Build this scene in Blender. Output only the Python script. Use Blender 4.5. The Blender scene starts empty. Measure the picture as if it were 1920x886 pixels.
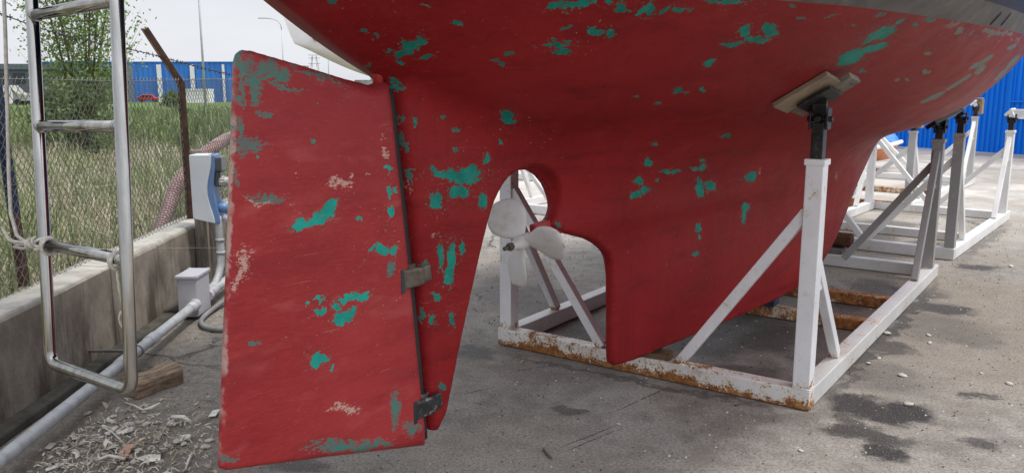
import bpy, bmesh, math, random
import numpy as np
from mathutils import Vector, Matrix
random.seed(7); rng = np.random.default_rng(7)
SC = bpy.context.scene
COL = SC.collection
R = math.radians
PI = math.pi

# ------------------------------------------------------------------ objects
def setp(o, label=None, cat=None, group=None, kind=None):
    if label: o['label'] = label
    if cat: o['category'] = cat
    if group: o['group'] = group
    if kind: o['kind'] = kind
    return o
def thing(name, label, cat, loc=(0, 0, 0), rz=0.0, group=None):
    o = bpy.data.objects.new(name, None); COL.objects.link(o)
    o.empty_display_size = .1
    o.location = loc; o.rotation_euler = (0, 0, rz)
    return setp(o, label, cat, group)
def copy_tree(o, parent=None):
    c = o.copy(); COL.objects.link(c)
    if parent is not None: c.parent = parent
    for ch in list(o.children): copy_tree(ch, c)
    return c

class MB:
    def __init__(s): s.v = []; s.f = []; s.sm = []
    def add(s, vs, fs, smooth=False):
        n = len(s.v); s.v += [tuple(map(float, v)) for v in vs]
        for f in fs: s.f.append(tuple(n + i for i in f)); s.sm.append(smooth)
        return s
    def box(s, c, size, M=None):
        hx, hy, hz = size[0]/2, size[1]/2, size[2]/2
        vs = [Vector((sx*hx, sy*hy, sz*hz)) for sx in (-1, 1) for sy in (-1, 1) for sz in (-1, 1)]
        if M is not None: vs = [M @ v for v in vs]
        c = Vector(c); vs = [v + c for v in vs]
        return s.add(vs, [(0, 1, 3, 2), (4, 6, 7, 5), (0, 4, 5, 1), (2, 3, 7, 6), (0, 2, 6, 4), (1, 5, 7, 3)])
    def beam(s, a, b, w, h, up=(0, 0, 1)):
        a, b = Vector(a), Vector(b); d = b - a; L = d.length; d.normalize()
        u = Vector(up); side = d.cross(u)
        if side.length < 1e-3: side = d.cross(Vector((1, 0, 0)))
        side.normalize(); u = side.cross(d)
        M = Matrix((d, side, u)).transposed()
        return s.box((a + b)/2, (L, w, h), M)
    def tube(s, pts, r, n=8, closed=False, cap=True, smooth=True):
        pts = [Vector(p) for p in pts]; N = len(pts)
        rs = r if hasattr(r, '__len__') else [r]*N
        rings = []; prev = None
        for i, p in enumerate(pts):
            if closed: d = pts[(i+1) % N] - pts[i-1]
            else: d = pts[min(i+1, N-1)] - pts[max(i-1, 0)]
            if d.length < 1e-9: d = Vector((0, 0, 1))
            d.normalize()
            if prev is None:
                a = Vector((0, 0, 1)) if abs(d.z) < .9 else Vector((1, 0, 0))
                x = d.cross(a).normalized()
            else:
                x = (prev - d*prev.dot(d))
                x = x.normalized() if x.length > 1e-6 else d.orthogonal().normalized()
            prev = x; y = d.cross(x)
            rings.append([p + (x*math.cos(2*PI*k/n) + y*math.sin(2*PI*k/n))*rs[i] for k in range(n)])
        vs = [v for rg in rings for v in rg]; fs = []
        for i in range(N if closed else N-1):
            j = (i+1) % N
            for k in range(n):
                k2 = (k+1) % n
                fs.append((i*n+k, i*n+k2, j*n+k2, j*n+k))
        s.add(vs, fs, smooth)
        if cap and not closed:
            b = len(s.v) - len(vs)
            s.f.append(tuple(b + k for k in reversed(range(n)))); s.sm.append(False)
            s.f.append(tuple(b + (N-1)*n + k for k in range(n))); s.sm.append(False)
        return s
    def prism(s, poly, M, th):          # 2D polygon extruded along local z by th (centred)
        n = len(poly)
        vs = [M @ Vector((x, y, -th/2)) for x, y in poly] + [M @ Vector((x, y, th/2)) for x, y in poly]
        fs = [tuple(reversed(range(n))), tuple(range(n, 2*n))]
        fs += [(i, (i+1) % n, n+(i+1) % n, n+i) for i in range(n)]
        return s.add(vs, fs)
    def build(s, name, mat, parent=None, bevel=0, loc=None, segs=2):
        me = bpy.data.meshes.new(name); me.from_pydata(s.v, [], s.f)
        me.polygons.foreach_set('use_smooth', s.sm); me.update()
        o = bpy.data.objects.new(name, me); COL.objects.link(o)
        if mat is not None: me.materials.append(mat)
        if parent is not None: o.parent = parent
        if loc is not None: o.location = loc
        bm = bmesh.new(); bm.from_mesh(me); bmesh.ops.recalc_face_normals(bm, faces=bm.faces); bm.to_mesh(me); bm.free()
        if bevel:
            m = o.modifiers.new('bevel', 'BEVEL'); m.width = bevel; m.segments = segs; m.limit_method = 'ANGLE'; m.angle_limit = R(40)
            m.harden_normals = False
        return o

# ------------------------------------------------------------------ nodes
class N:
    def __init__(s, name, rough=.6, metal=0.0, spec=.5):
        s.m = bpy.data.materials.new(name); s.m.use_nodes = True
        s.t = s.m.node_tree; s.b = s.t.nodes['Principled BSDF']
        s.b.inputs['Roughness'].default_value = rough; s.b.inputs['Metallic'].default_value = metal
        s.b.inputs['Specular IOR Level'].default_value = spec
        s.tc = s.t.nodes.new('ShaderNodeTexCoord'); s.obj = s.tc.outputs['Object']
    def put(s, sock, val):
        if isinstance(val, bpy.types.NodeSocket): s.t.links.new(val, sock)
        elif hasattr(val, '__len__') and len(val) == 3 and sock.type == 'RGBA': sock.default_value = (*val, 1)
        else: sock.default_value = val
    def math(s, op, a, b=0.0, c=0.0, clamp=False):
        n = s.t.nodes.new('ShaderNodeMath'); n.operation = op; n.use_clamp = clamp
        s.put(n.inputs[0], a); s.put(n.inputs[1], b)
        if op in ('MULTIPLY_ADD', 'SMOOTH_MIN', 'COMPARE'): s.put(n.inputs[2], c)
        return n.outputs[0]
    def vmath(s, op, a, b=(0, 0, 0)):
        n = s.t.nodes.new('ShaderNodeVectorMath'); n.operation = op
        s.put(n.inputs[0], a)
        if op == 'SCALE': s.put(n.inputs['Scale'], b)
        else: s.put(n.inputs[1], b)
        return n.outputs['Value'] if op in ('LENGTH', 'DISTANCE', 'DOT_PRODUCT') else n.outputs[0]
    def map(s, v, loc=(0, 0, 0), rot=(0, 0, 0), scale=(1, 1, 1), kind='POINT'):
        n = s.t.nodes.new('ShaderNodeMapping'); n.vector_type = kind
        s.put(n.inputs[0], v)
        for i, q in zip((1, 2, 3), (loc, rot, scale)): n.inputs[i].default_value = q
        return n.outputs[0]
    def sep(s, v):
        n = s.t.nodes.new('ShaderNodeSeparateXYZ'); s.put(n.inputs[0], v); return n.outputs
    def comb(s, x, y, z=0.0):
        n = s.t.nodes.new('ShaderNodeCombineXYZ')
        for i, q in enumerate((x, y, z)): s.put(n.inputs[i], q)
        return n.outputs[0]
    def noise(s, v, scale, detail=3.0, rough=.55, color=False):
        n = s.t.nodes.new('ShaderNodeTexNoise'); s.put(n.inputs['Vector'], v)
        n.inputs['Scale'].default_value = scale; n.inputs['Detail'].default_value = detail; n.inputs['Roughness'].default_value = rough
        return n.outputs['Color' if color else 'Fac']
    def voro(s, v, scale, feature='F1', rnd=1.0):
        n = s.t.nodes.new('ShaderNodeTexVoronoi'); n.feature = feature; s.put(n.inputs['Vector'], v)
        n.inputs['Scale'].default_value = scale; n.inputs['Randomness'].default_value = rnd
        return n.outputs
    def ss(s, x, a, b):                 # smoothstep a..b -> 0..1 (a may exceed b)
        n = s.t.nodes.new('ShaderNodeMapRange'); n.interpolation_type = 'SMOOTHSTEP'
        s.put(n.inputs['Value'], x)
        if a <= b: n.inputs['From Min'].default_value = a; n.inputs['From Max'].default_value = b
        else:
            n.inputs['From Min'].default_value = b; n.inputs['From Max'].default_value = a
            n.inputs['To Min'].default_value = 1; n.inputs['To Max'].default_value = 0
        return n.outputs[0]
    def mix(s, f, a, b, mode='MIX'):
        n = s.t.nodes.new('ShaderNodeMix'); n.data_type = 'RGBA'; n.blend_type = mode
        s.put(n.inputs[0], f); s.put(n.inputs[6], a); s.put(n.inputs[7], b)
        return n.outputs[2]
    def ramp(s, f, stops):
        n = s.t.nodes.new('ShaderNodeValToRGB'); s.put(n.inputs[0], f)
        e = n.color_ramp.elements
        while len(e) < len(stops): e.new(.5)
        for q, (p, c) in zip(e, stops): q.position = p; q.color = (*c, 1)
        return n.outputs[0]
    def bump(s, h, strength=.3, dist=.01):
        n = s.t.nodes.new('ShaderNodeBump'); s.put(n.inputs['Height'], h)
        n.inputs['Strength'].default_value = strength; n.inputs['Distance'].default_value = dist
        s.put(s.b.inputs['Normal'], n.outputs[0])
    def color(s, c): s.put(s.b.inputs['Base Color'], c)
    def rough(s, c): s.put(s.b.inputs['Roughness'], c)
    def patches(s, v2, lst):            # smallest normalised distance to a list of worn ellipses (cx, cy, angle, rx, ry)
        best = None
        for (cx, cy, a, rx, ry) in lst:
            l = s.vmath('LENGTH', s.map(v2, (cx, cy, 0), (0, 0, a), (rx, ry, 1), 'TEXTURE'))
            best = l if best is None else s.math('MINIMUM', best, l)
        return s.math('MULTIPLY', best, .90)

def simple(name, col, rough=.6, metal=0.0, var=.25, scale=6.0, bump=0.0, spec=.5, dirt=None, dirt_amt=.5):
    n = N(name, rough, metal, spec)
    f = n.noise(n.obj, scale, 5, .6)
    c = n.mix(n.ss(f, .3, .7), tuple(q*(1-var) for q in col), tuple(min(1, q*(1+var)) for q in col))
    if dirt:
        d = n.noise(n.map(n.obj, (3, 1, 2)), scale*2.3, 6, .65)
        c = n.mix(n.math('MULTIPLY', n.ss(d, .5, .72), dirt_amt), c, dirt)
    n.color(c)
    if bump: n.bump(n.noise(n.obj, scale*8, 4, .6), bump, .004)
    return n.m

# ------------------------------------------------------------------ implicit surfaces -> mesh
def surface_nets(F, org, h):
    ins = F < 0
    c = [ins[i:F.shape[0]-1+i, j:F.shape[1]-1+j, k:F.shape[2]-1+k] for i in (0, 1) for j in (0, 1) for k in (0, 1)]
    cnt = sum(q.astype(np.int8) for q in c); act = (cnt > 0) & (cnt < 8)
    ijk = np.argwhere(act); idx = -np.ones(act.shape, np.int64); idx[act] = np.arange(len(ijk))
    acc = np.zeros((len(ijk), 3)); num = np.zeros(len(ijk))
    corners = [(i, j, k) for i in (0, 1) for j in (0, 1) for k in (0, 1)]
    for a in range(8):
        for b in range(a+1, 8):
            ca, cb = np.array(corners[a]), np.array(corners[b])
            if np.abs(ca-cb).sum() != 1: continue
            fa = F[tuple((ijk+ca).T)]; fb = F[tuple((ijk+cb).T)]
            s = (fa < 0) != (fb < 0); t = np.where(s, fa/np.where(s, fa-fb, 1), 0)
            p = ca + t[:, None]*(cb-ca); acc += p*s[:, None]; num += s
    V = (ijk + acc/num[:, None])*h + org
    faces = []
    for ax in range(3):
        u, w = [(1, 2), (2, 0), (0, 1)][ax]
        sl0 = [slice(None)]*3; sl1 = [slice(None)]*3
        sl0[ax] = slice(0, -1); sl1[ax] = slice(1, None)
        d = ins[tuple(sl0)] != ins[tuple(sl1)]
        e = np.argwhere(d)
        m = (e[:, u] > 0) & (e[:, w] > 0) & (e[:, u] < F.shape[u]-1) & (e[:, w] < F.shape[w]-1); e = e[m]
        flip = ~ins[tuple(e.T)]
        q = []
        for du, dw in ((0, 0), (-1, 0), (-1, -1), (0, -1)):
            g = e.copy(); g[:, u] += du; g[:, w] += dw; q.append(idx[tuple(g.T)])
        q = np.stack(q, 1); q[~flip] = q[~flip][:, ::-1]
        faces.append(q)
    return V, np.concatenate(faces)[:, ::-1]

def poly_sdf(t, z, P):                  # positive inside
    P = np.array(P); shp = np.broadcast(t, z).shape
    T = np.broadcast_to(t, shp); Z = np.broadcast_to(z, shp)
    d = np.full(shp, 1e9); ins = np.zeros(shp, bool)
    for i in range(len(P)):
        a = P[i]; b = P[(i+1) % len(P)]; e = b-a
        k = np.clip(((T-a[0])*e[0] + (Z-a[1])*e[1])/(e@e), 0, 1)
        d = np.minimum(d, np.hypot(T-a[0]-k*e[0], Z-a[1]-k*e[1]))
        if a[1] != b[1]:
            cond = ((a[1] > Z) != (b[1] > Z)) & (T < (b[0]-a[0])*(Z-a[1])/(b[1]-a[1]) + a[0]); ins ^= cond
    return np.where(ins, d, -d)
def smooth_curve(xs, ys):
    xs = np.array(xs, float); ys = np.array(ys, float)
    dx = np.diff(xs); s = np.diff(ys)/dx; m = np.zeros(len(xs)); m[0], m[-1] = s[0], s[-1]
    m[1:-1] = (s[:-1]*dx[1:] + s[1:]*dx[:-1])/(dx[1:]+dx[:-1])
    def f(x):
        x = np.clip(x, xs[0], xs[-1]); i = np.clip(np.searchsorted(xs, x)-1, 0, len(xs)-2)
        h = dx[i]; u = (x-xs[i])/h
        return ((2*u**3-3*u**2+1)*ys[i] + (u**3-2*u**2+u)*h*m[i] + (-2*u**3+3*u**2)*ys[i+1] + (u**3-u**2)*h*m[i+1])
    return f

# ------------------------------------------------------------------ the boat's shape (x forward, y to port, z up, metres)
BOAT_O = (.4811, 3.8751, 0.0); BOAT_RZ = R(90-39)
ZS = 2.75; WL = 1.752
f_zb = smooth_curve([-2.6, -1.844, -1.45, -1.1, -.7, 0, .7, 1.5, 2.5, 3.3, 4, 5, 6, 6.6], [2.17, 1.745, 1.515, 1.37, 1.255, 1.165, 1.13, 1.10, 1.09, 1.11, 1.18, 1.42, 1.95, 2.6])
f_bs = smooth_curve([-2.6, -2.2, -1.7, -1.2, -.6, -.2, .2, .7, 1.35, 2.5, 3.2, 4, 5, 6, 6.7], [.6, .72, .87, 1.0, 1.16, 1.27, 1.33, 1.37, 1.41, 1.4, 1.34, 1.17, .82, .38, .02])
SKEG_AFT = [(-1.402, 1.53), (-1.382, 1.40), (-1.340, 1.06), (-1.307, .757), (-1.268, .396), (-1.254, .262)]
SIDE = SKEG_AFT + [(-1.218, .248), (-1.169, .306), (-1.123, .457), (-1.046, .705), (-.954, .973), (-.907, 1.068), (-.845, 1.132), (-.764, 1.166), (-.681, 1.173),
        (-.595, 1.142), (-.522, 1.082), (-.495, 1.002), (-.51, .955), (-.555, .925), (-.50, .885), (-.346, .842), (-.222, .805), (-.112, .740), (-.066, .683), (-.052, .505), (-.048, .246), (-.038, .158),
        (.46, .158), (.9, .155), (1.53, .15), (2.3, .15), (2.52, .18), (2.75, .26), (2.934, .375), (3.127, .56), (3.377, .819), (3.6, 1.01), (3.9, 1.22), (3.9, 1.6), (-1.2, 1.75), (-1.40, 1.6)]
def chaikin(P, n):
    for _ in range(n):
        Q = [P[0]]
        for a, b in zip(P, P[1:]): Q += [(a[0]*.75+b[0]*.25, a[1]*.75+b[1]*.25), (a[0]*.25+b[0]*.75, a[1]*.25+b[1]*.75)]
        P = Q + [P[-1]]
    return P
i0 = len(SKEG_AFT)+2; i1 = i0+23
SIDE = SIDE[:i0] + chaikin(SIDE[i0:i1], 2) + SIDE[i1:]
f_le = smooth_curve([.1, .17, .26, .375, .56, .819, 1.01, 1.22, 1.8], [2.3, 2.5, 2.75, 2.94, 3.13, 3.38, 3.6, 3.9, 4.6])
f_te = smooth_curve([.1, .5, .683, .74, .805, .885, 1.0, 1.17, 1.8], [-.03, -.05, -.066, -.112, -.222, -.49, -.5, -.6, -.8])
PX_ = lambda t: 1.28 + .95*np.clip((t-.3)/2.2, 0, 1)**2*(3-2*np.clip((t-.3)/2.2, 0, 1))        # section fullness: sharper aft, rounder forward
def bs_p(t, zb):                        # sheer half-breadth that keeps the half-breadth at z = 2.1
    b0 = f_bs(t); u = np.clip((ZS-np.maximum(1.76, zb+.4))/(ZS-zb), 0, .97); p = PX_(t)
    return b0*(1-u**2.3)**(1/2.3)/(1-u**p)**(1/p)
def app_half(t, z):
    d = poly_sdf(t, z, SIDE)
    le = f_le(z); te = f_te(z); c = le-te
    x = np.clip((le-t)/c, 0, 1)
    foil = 5*.085*c*(.2969*np.sqrt(x)-.126*x-.3516*x**2+.2843*x**3-.1015*x**4) + .024
    foil = foil*(.8+.35*np.clip((z-.2)/1.0, 0, 1))
    skeg = .036 + .02*np.clip(z-.3, 0, 1.2)
    w = np.clip((t+.9)/.5, 0, 1); w = w*w*(3-2*w)
    base = skeg*(1-w) + foil*w
    r = np.clip(base*.9, .012, np.clip(.03-(t+1.1)*.03, .016, .03))
    q = np.clip(d/r, 0, 1)
    return np.where(d > 0, base*np.sqrt(np.clip(1-(1-q)**2, 0, 1)), d)
def hull_f(t, y, z, ya):
    zb = f_zb(t); p = PX_(t); bs = bs_p(t, zb)
    u = np.clip((ZS-z)/(ZS-zb), 0, 3); ay = np.abs(y)
    G = (ay/bs)**p + u**p - 1
    gy = p*(ay/bs)**(p-1)/bs; gz = p*u**(p-1)/(ZS-zb)
    Fc = G/np.sqrt(gy*gy+gz*gz+.16)
    Fk = ay - ya
    k = .30
    h = np.clip(.5+.5*(Fk-Fc)/k, 0, 1)
    k2 = k*np.clip((t+1.5)/1.2, .25, 1)*(1-.55*np.clip((t-2.2)/1.2, 0, 1))
    h = np.clip(.5+.5*(Fk-Fc)/k2, 0, 1)
    F = Fk*(1-h) + Fc*h - k2*h*(1-h)
    F = np.maximum(F, z-(ZS+.02*np.clip(t-3, 0, 9)))
    F = np.maximum(F, (-2.22-.12*(z-1.9))-t)
    return F
def hull_eval(P): return hull_f(P[:, 0], P[:, 1], P[:, 2], app_half(P[:, 0], P[:, 2]))
def grad(fn, P, e=.004):
    g = np.zeros_like(P)
    for a in range(3):
        d = np.zeros(3); d[a] = e; g[:, a] = (fn(P+d)-fn(P-d))/(2*e)
    return g
def relax(fn, P, it=2, lim=.008):
    for _ in range(it):
        g = grad(fn, P); f = fn(P); st = -f/np.maximum((g*g).sum(1), .05)
        st = st[:, None]*g; l = np.linalg.norm(st, axis=1, keepdims=True)
        P = P + st*np.minimum(1, lim/np.maximum(l, 1e-9))
    return P
def hull_point(t, b):                   # starboard hull skin at (t, b): lowest point of the canoe body, with its outward normal
    zz = np.linspace(.9, 2.4, 1500); P = np.stack([np.full_like(zz, t), np.full_like(zz, -b), zz], 1)
    i = int(np.argmax(hull_eval(P) < 0)); p = P[i]
    n = grad(hull_eval, p[None])[0]; n /= np.linalg.norm(n)
    return Vector(p), Vector(n)
def mesh_part(name, V, Fq, nrm, mat, parent, zone=None):
    used, inv = np.unique(np.concatenate([np.array(f) for f in Fq]), return_inverse=True)
    out = []; k = 0
    for f in Fq: out.append(tuple(int(q) for q in inv[k:k+len(f)])); k += len(f)
    me = bpy.data.meshes.new(name); me.from_pydata(V[used].tolist(), [], out)
    me.polygons.foreach_set('use_smooth', [True]*len(out)); me.update()
    me.normals_split_custom_set_from_vertices(nrm[used].tolist())
    if zone is None: me.materials.append(mat)
    else:
        for m_ in mat: me.materials.append(m_)
        me.polygons.foreach_set('material_index', [int(q) for q in zone])
    o = bpy.data.objects.new(name, me); COL.objects.link(o); o.parent = parent
    return o

# worn spots in the paint, boat frame (along, up, tilt, half-length, half-width)
#@@PATCHES
HULL_GREEN = [(-1.485, 1.736, -1.61, 0.0357, 0.0157), (-1.478, 1.676, -1.5, 0.0212, 0.0121), (-1.504, 1.668, 2.05, 0.0087, 0.006), (-1.46, 1.623, 2.06, 0.0156, 0.0101), (-1.419, 1.681, -1.79, 0.0186, 0.01), (-1.449, 1.867, -2.66, 0.009, 0.0076), (-1.549, 1.904, -2.72, 0.0093, 0.006), (-1.407, 1.531, 2.05, 0.0177, 0.006), (-1.396, 1.499, 1.61, 0.0113, 0.006), (-1.462, 1.709, 2.11, 0.0085, 0.006), (-1.284, 2.048, -2.11, 0.0191, 0.0145), (-1.255, 2.068, 2.35, 0.0198, 0.0123), (-1.225, 2.087, -2.93, 0.0266, 0.0113), (-1.194, 2.108, -3.07, 0.0091, 0.0068), (-1.153, 2.13, -3.08, 0.0093, 0.0068), (-1.115, 2.129, 2.72, 0.0164, 0.0121), (-1.101, 2.111, -2.89, 0.0243, 0.0083), (-1.041, 2.133, 2.73, 0.0199, 0.0114), (-1.024, 2.152, 2.54, 0.0343, 0.0154), (-0.965, 2.163, -1.73, 0.0212, 0.0141), (-0.913, 2.177, -3.11, 0.0194, 0.0096), (-0.876, 2.185, 3.1, 0.0091, 0.006), (-0.776, 2.251, -2.91, 0.0859, 0.0077), (-1.089, 2.002, 2.81, 0.0217, 0.0161), (-1.04, 2.011, 2.62, 0.0242, 0.0134), (-1.14, 1.932, -3.02, 0.0095, 0.0067), (-1.178, 1.926, -2.84, 0.009, 0.006), (-1.159, 1.898, -2.64, 0.0325, 0.0115), (-1.118, 1.882, -2.98, 0.0207, 0.0141), (-0.54, 2.156, 2.79, 0.0402, 0.0181), (-0.443, 2.131, -2.93, 0.0612, 0.016), (-0.453, 2.192, 2.64, 0.055, 0.0182), (-0.396, 2.174, 2.95, 0.0274, 0.012), (-0.521, 2.08, -2.94, 0.0453, 0.0111), (-0.513, 1.971, -0.97, 0.0214, 0.0148), (-0.477, 1.791, 2.75, 0.024, 0.0102), (-0.425, 1.792, 2.91, 0.0178, 0.0076), (-0.349, 1.811, 2.92, 0.0228, 0.0092), (-0.63, 1.717, 2.72, 0.0139, 0.0066), (-0.479, 1.691, 2.76, 0.0198, 0.0084), (0.349, 2.123, 2.98, 0.1043, 0.0521), (0.421, 2.204, -2.91, 0.0905, 0.0326), (0.311, 2.297, -3.14, 0.0817, 0.0453), (0.277, 2.245, -3.12, 0.0338, 0.0319), (0.324, 2.382, 3.14, 0.0296, 0.0211), (-1.133, 1.21, 3.06, 0.1155, 0.0169), (-1.087, 1.184, 3.02, 0.0764, 0.0114), (-1.123, 1.145, 3.01, 0.0473, 0.0227), (-1.233, 1.123, 1.88, 0.0303, 0.0257), (-0.997, 1.101, 1.79, 0.0261, 0.0204), (-1.071, 1.221, 3.05, 0.034, 0.0114), (-1.254, 1.236, 3.03, 0.0206, 0.0109), (-1.21, 0.931, 1.61, 0.0404, 0.0187), (-1.158, 0.911, 1.6, 0.0469, 0.0165), (-1.177, 0.844, 1.85, 0.0282, 0.0213), (-1.102, 0.937, 1.63, 0.0237, 0.0113), (-1.255, 0.801, 2.91, 0.0189, 0.0075), (-1.234, 0.783, 2.76, 0.0139, 0.0094), (-1.253, 0.709, 1.82, 0.0181, 0.0129), (-1.157, 0.689, 1.65, 0.0283, 0.0138), (-0.983, 1.255, 1.84, 0.0187, 0.014), (-0.976, 1.464, 2.3, 0.0481, 0.0205), (-0.924, 1.336, 2.34, 0.015, 0.0105), (-1.34, 1.399, 3.1, 0.012, 0.007), (-1.139, 1.37, -3.14, 0.0121, 0.006), (-1.143, 1.292, 3.06, 0.0109, 0.006), (-1.213, 1.411, 3.07, 0.0144, 0.0083), (-0.031, 1.248, 2.7, 0.0361, 0.0168), (-0.009, 1.131, 2.3, 0.0291, 0.0128), (0.062, 1.075, 2.99, 0.0435, 0.0175), (0.001, 1.048, 2.92, 0.0383, 0.0195), (-0.023, 1.129, 2.94, 0.0346, 0.015), (0.194, 1.183, 3.08, 0.0836, 0.0104), (0.399, 1.192, 2.97, 0.032, 0.0103), (0.468, 1.198, 2.9, 0.0334, 0.0262), (0.541, 1.061, 2.25, 0.0587, 0.0296), (0.638, 1.062, 2.88, 0.0518, 0.0244), (0.509, 1.109, 2.49, 0.0293, 0.0145), (1.032, 1.102, 2.92, 0.0674, 0.0267), (1.045, 1.124, 2.95, 0.0538, 0.018), (1.107, 0.899, 2.88, 0.0503, 0.0202), (1.118, 0.833, 2.09, 0.0458, 0.0224), (0.64, 0.814, 2.14, 0.0317, 0.0188), (0.65, 0.668, 2.99, 0.0323, 0.0115), (-0.097, 1.381, 2.9, 0.0272, 0.0103), (0.419, 1.44, 2.9, 0.0377, 0.0113), (0.125, 1.129, 2.69, 0.0155, 0.0082), (0.656, 0.752, 2.47, 0.0181, 0.0132), (0.425, 1.25, 2.9, 0.0288, 0.0102)]
HULL_GREY = [(-1.724, 1.791, 1.66, 0.0153, 0.0115), (-1.598, 1.711, 3.14, 0.0095, 0.0079), (-1.568, 1.705, 1.69, 0.0084, 0.0068), (-1.25, 1.808, 2.54, 0.0122, 0.0096), (-1.256, 1.751, 2.69, 0.0162, 0.0136), (-1.226, 1.746, 2.29, 0.0158, 0.0086), (-1.493, 1.552, 2.08, 0.0108, 0.006), (1.024, 2.236, 3.05, 0.036, 0.0095), (1.265, 2.121, 3.14, 0.053, 0.0117), (0.578, 2.419, -3.08, 0.0723, 0.0097), (1.061, 2.404, 3.02, 0.0517, 0.0186), (1.599, 2.445, -3.12, 0.2319, 0.0129), (0.65, 2.052, 2.9, 0.052, 0.0097), (1.895, 2.244, -2.79, 0.1195, 0.034), (2.019, 2.19, 3.09, 0.0765, 0.0354), (1.892, 2.074, -2.31, 0.0864, 0.0406), (1.8, 1.932, -2.71, 0.0852, 0.0436), (2.881, 2.259, 3.11, 0.1632, 0.059), (2.874, 2.146, 3.01, 0.149, 0.053), (1.08, 2.024, 3.04, 0.0257, 0.0073), (1.17, 2.053, 3.05, 0.0268, 0.0073), (0.505, 2.379, 2.98, 0.0395, 0.0095), (-0.474, 2.316, -3.06, 0.025, 0.0075), (-0.504, 0.927, 2.61, 0.0204, 0.0123), (-1.293, 0.897, 1.49, 0.0248, 0.0168), (-1.207, 0.443, 2.11, 0.0202, 0.0151), (-1.294, 0.717, 1.64, 0.0298, 0.006), (-1.38, 1.383, -1.63, 0.015, 0.006), (-1.369, 1.315, 1.67, 0.0284, 0.006), (-1.345, 1.213, 1.62, 0.027, 0.006), (2.28, 2.378, -3.07, 0.1179, 0.024), (-1.181, 1.984, 2.45, 0.0083, 0.006), (0.084, 2.381, -3.05, 0.0376, 0.0076), (-0.216, 2.319, -3, 0.0253, 0.006), (-0.002, 2.301, -3.09, 0.0242, 0.006), (-0.368, 2.273, -2.96, 0.0274, 0.006)]
HULL_CREAM = [(-1.344, 1.163, 1.64, 0.0431, 0.006), (-1.328, 0.968, 1.65, 0.0182, 0.006), (-1.246, 1.018, 1.84, 0.0192, 0.0154), (1.106, 1.144, 2.39, 0.0531, 0.013), (2.37, 1.002, 2.52, 0.0938, 0.0203)]
RUD_GREEN = [(-1.685, 1.13, -2.66, 0.0425, 0.0212), (-1.758, 1.106, -3.01, 0.0576, 0.0147), (-1.799, 1.085, 3.03, 0.0164, 0.0063), (-1.468, 0.987, 3.01, 0.0404, 0.0105), (-1.521, 0.997, 2.97, 0.0087, 0.006), (-1.596, 0.85, 3.07, 0.0597, 0.0122), (-1.665, 0.828, 2.81, 0.0205, 0.015), (-1.632, 0.789, -2.92, 0.0423, 0.0187), (-1.724, 0.83, 2.95, 0.0236, 0.0083), (-1.727, 0.863, 2.97, 0.0195, 0.006), (-1.769, 0.856, 2.89, 0.0077, 0.006), (-1.741, 0.672, 2.87, 0.0359, 0.0167), (-1.693, 0.641, 2.84, 0.0062, 0.006), (-1.735, 1.353, -3.1, 0.0093, 0.0078), (-1.898, 1.304, 3.12, 0.0067, 0.006), (-1.573, 1.095, 3.04, 0.0083, 0.006), (-1.445, 1.177, 1.56, 0.0207, 0.0112), (-1.419, 1.18, 2.55, 0.0074, 0.0068), (-1.445, 1.109, 1.59, 0.0209, 0.0135), (-1.46, 1.255, 3.07, 0.0132, 0.0085), (-1.731, 1.12, 2.69, 0.0153, 0.0144), (-1.49, 0.999, 2.98, 0.0155, 0.0087)]
RUD_SCUFF = [(-1.973, 1.015, 1.55, 0.0608, 0.0362), (-1.657, 1.22, 3.07, 0.0314, 0.0211), (-1.603, 1.225, 1.55, 0.0198, 0.0142), (-1.534, 1.232, 3.08, 0.0169, 0.0067), (-1.463, 1.301, 3.08, 0.022, 0.0186), (-1.634, 1.21, 3.08, 0.0518, 0.0131), (-1.642, 0.489, 2.86, 0.0862, 0.0209), (-1.997, 0.97, 1.51, 0.0758, 0.0147), (-1.793, 1.251, 3.09, 0.0126, 0.0062), (-1.927, 1.182, 3.07, 0.0501, 0.0105), (-1.471, 1.34, 1.53, 0.0134, 0.0109)]
RUD_TEAL = [(-1.948, 1.56, 1.22, 0.0301, 0.0143), (-1.958, 1.508, 1.47, 0.056, 0.007), (-1.938, 1.553, -2.47, 0.0398, 0.0347), (-1.914, 1.471, 1.44, 0.0379, 0.0262), (-1.865, 1.537, -3.05, 0.0575, 0.0348), (-1.916, 1.514, -2.85, 0.0431, 0.0369), (-1.956, 1.482, 1.48, 0.0488, 0.01), (-1.909, 1.5, -3.04, 0.033, 0.023), (-1.832, 1.524, -3.07, 0.038, 0.0206), (-1.966, 1.389, 1.46, 0.0291, 0.0089), (-1.935, 1.339, 3.12, 0.0656, 0.0206), (-1.959, 1.343, 1.43, 0.0351, 0.029), (-1.979, 1.252, 1.48, 0.0373, 0.0086), (-1.668, 0.365, 2.84, 0.1507, 0.0281), (-1.538, 0.336, 2.84, 0.1159, 0.0198), (-2.057, 0.448, 2.71, 0.0324, 0.015), (-1.444, 0.426, 1.56, 0.0948, 0.0235), (-1.695, 1.527, 2.91, 0.133, 0.008), (-1.893, 1.188, 3.07, 0.0751, 0.0122), (-1.441, 0.925, 1.57, 0.0393, 0.0182), (-1.95, 0.774, 2.84, 0.0244, 0.0155), (-1.374, 0.348, 2.76, 0.0517, 0.0259), (-1.889, 1.42, -3.14, 0.0402, 0.0088), (-1.816, 1.495, -3.12, 0.0698, 0.0074)]
#@@END

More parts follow.
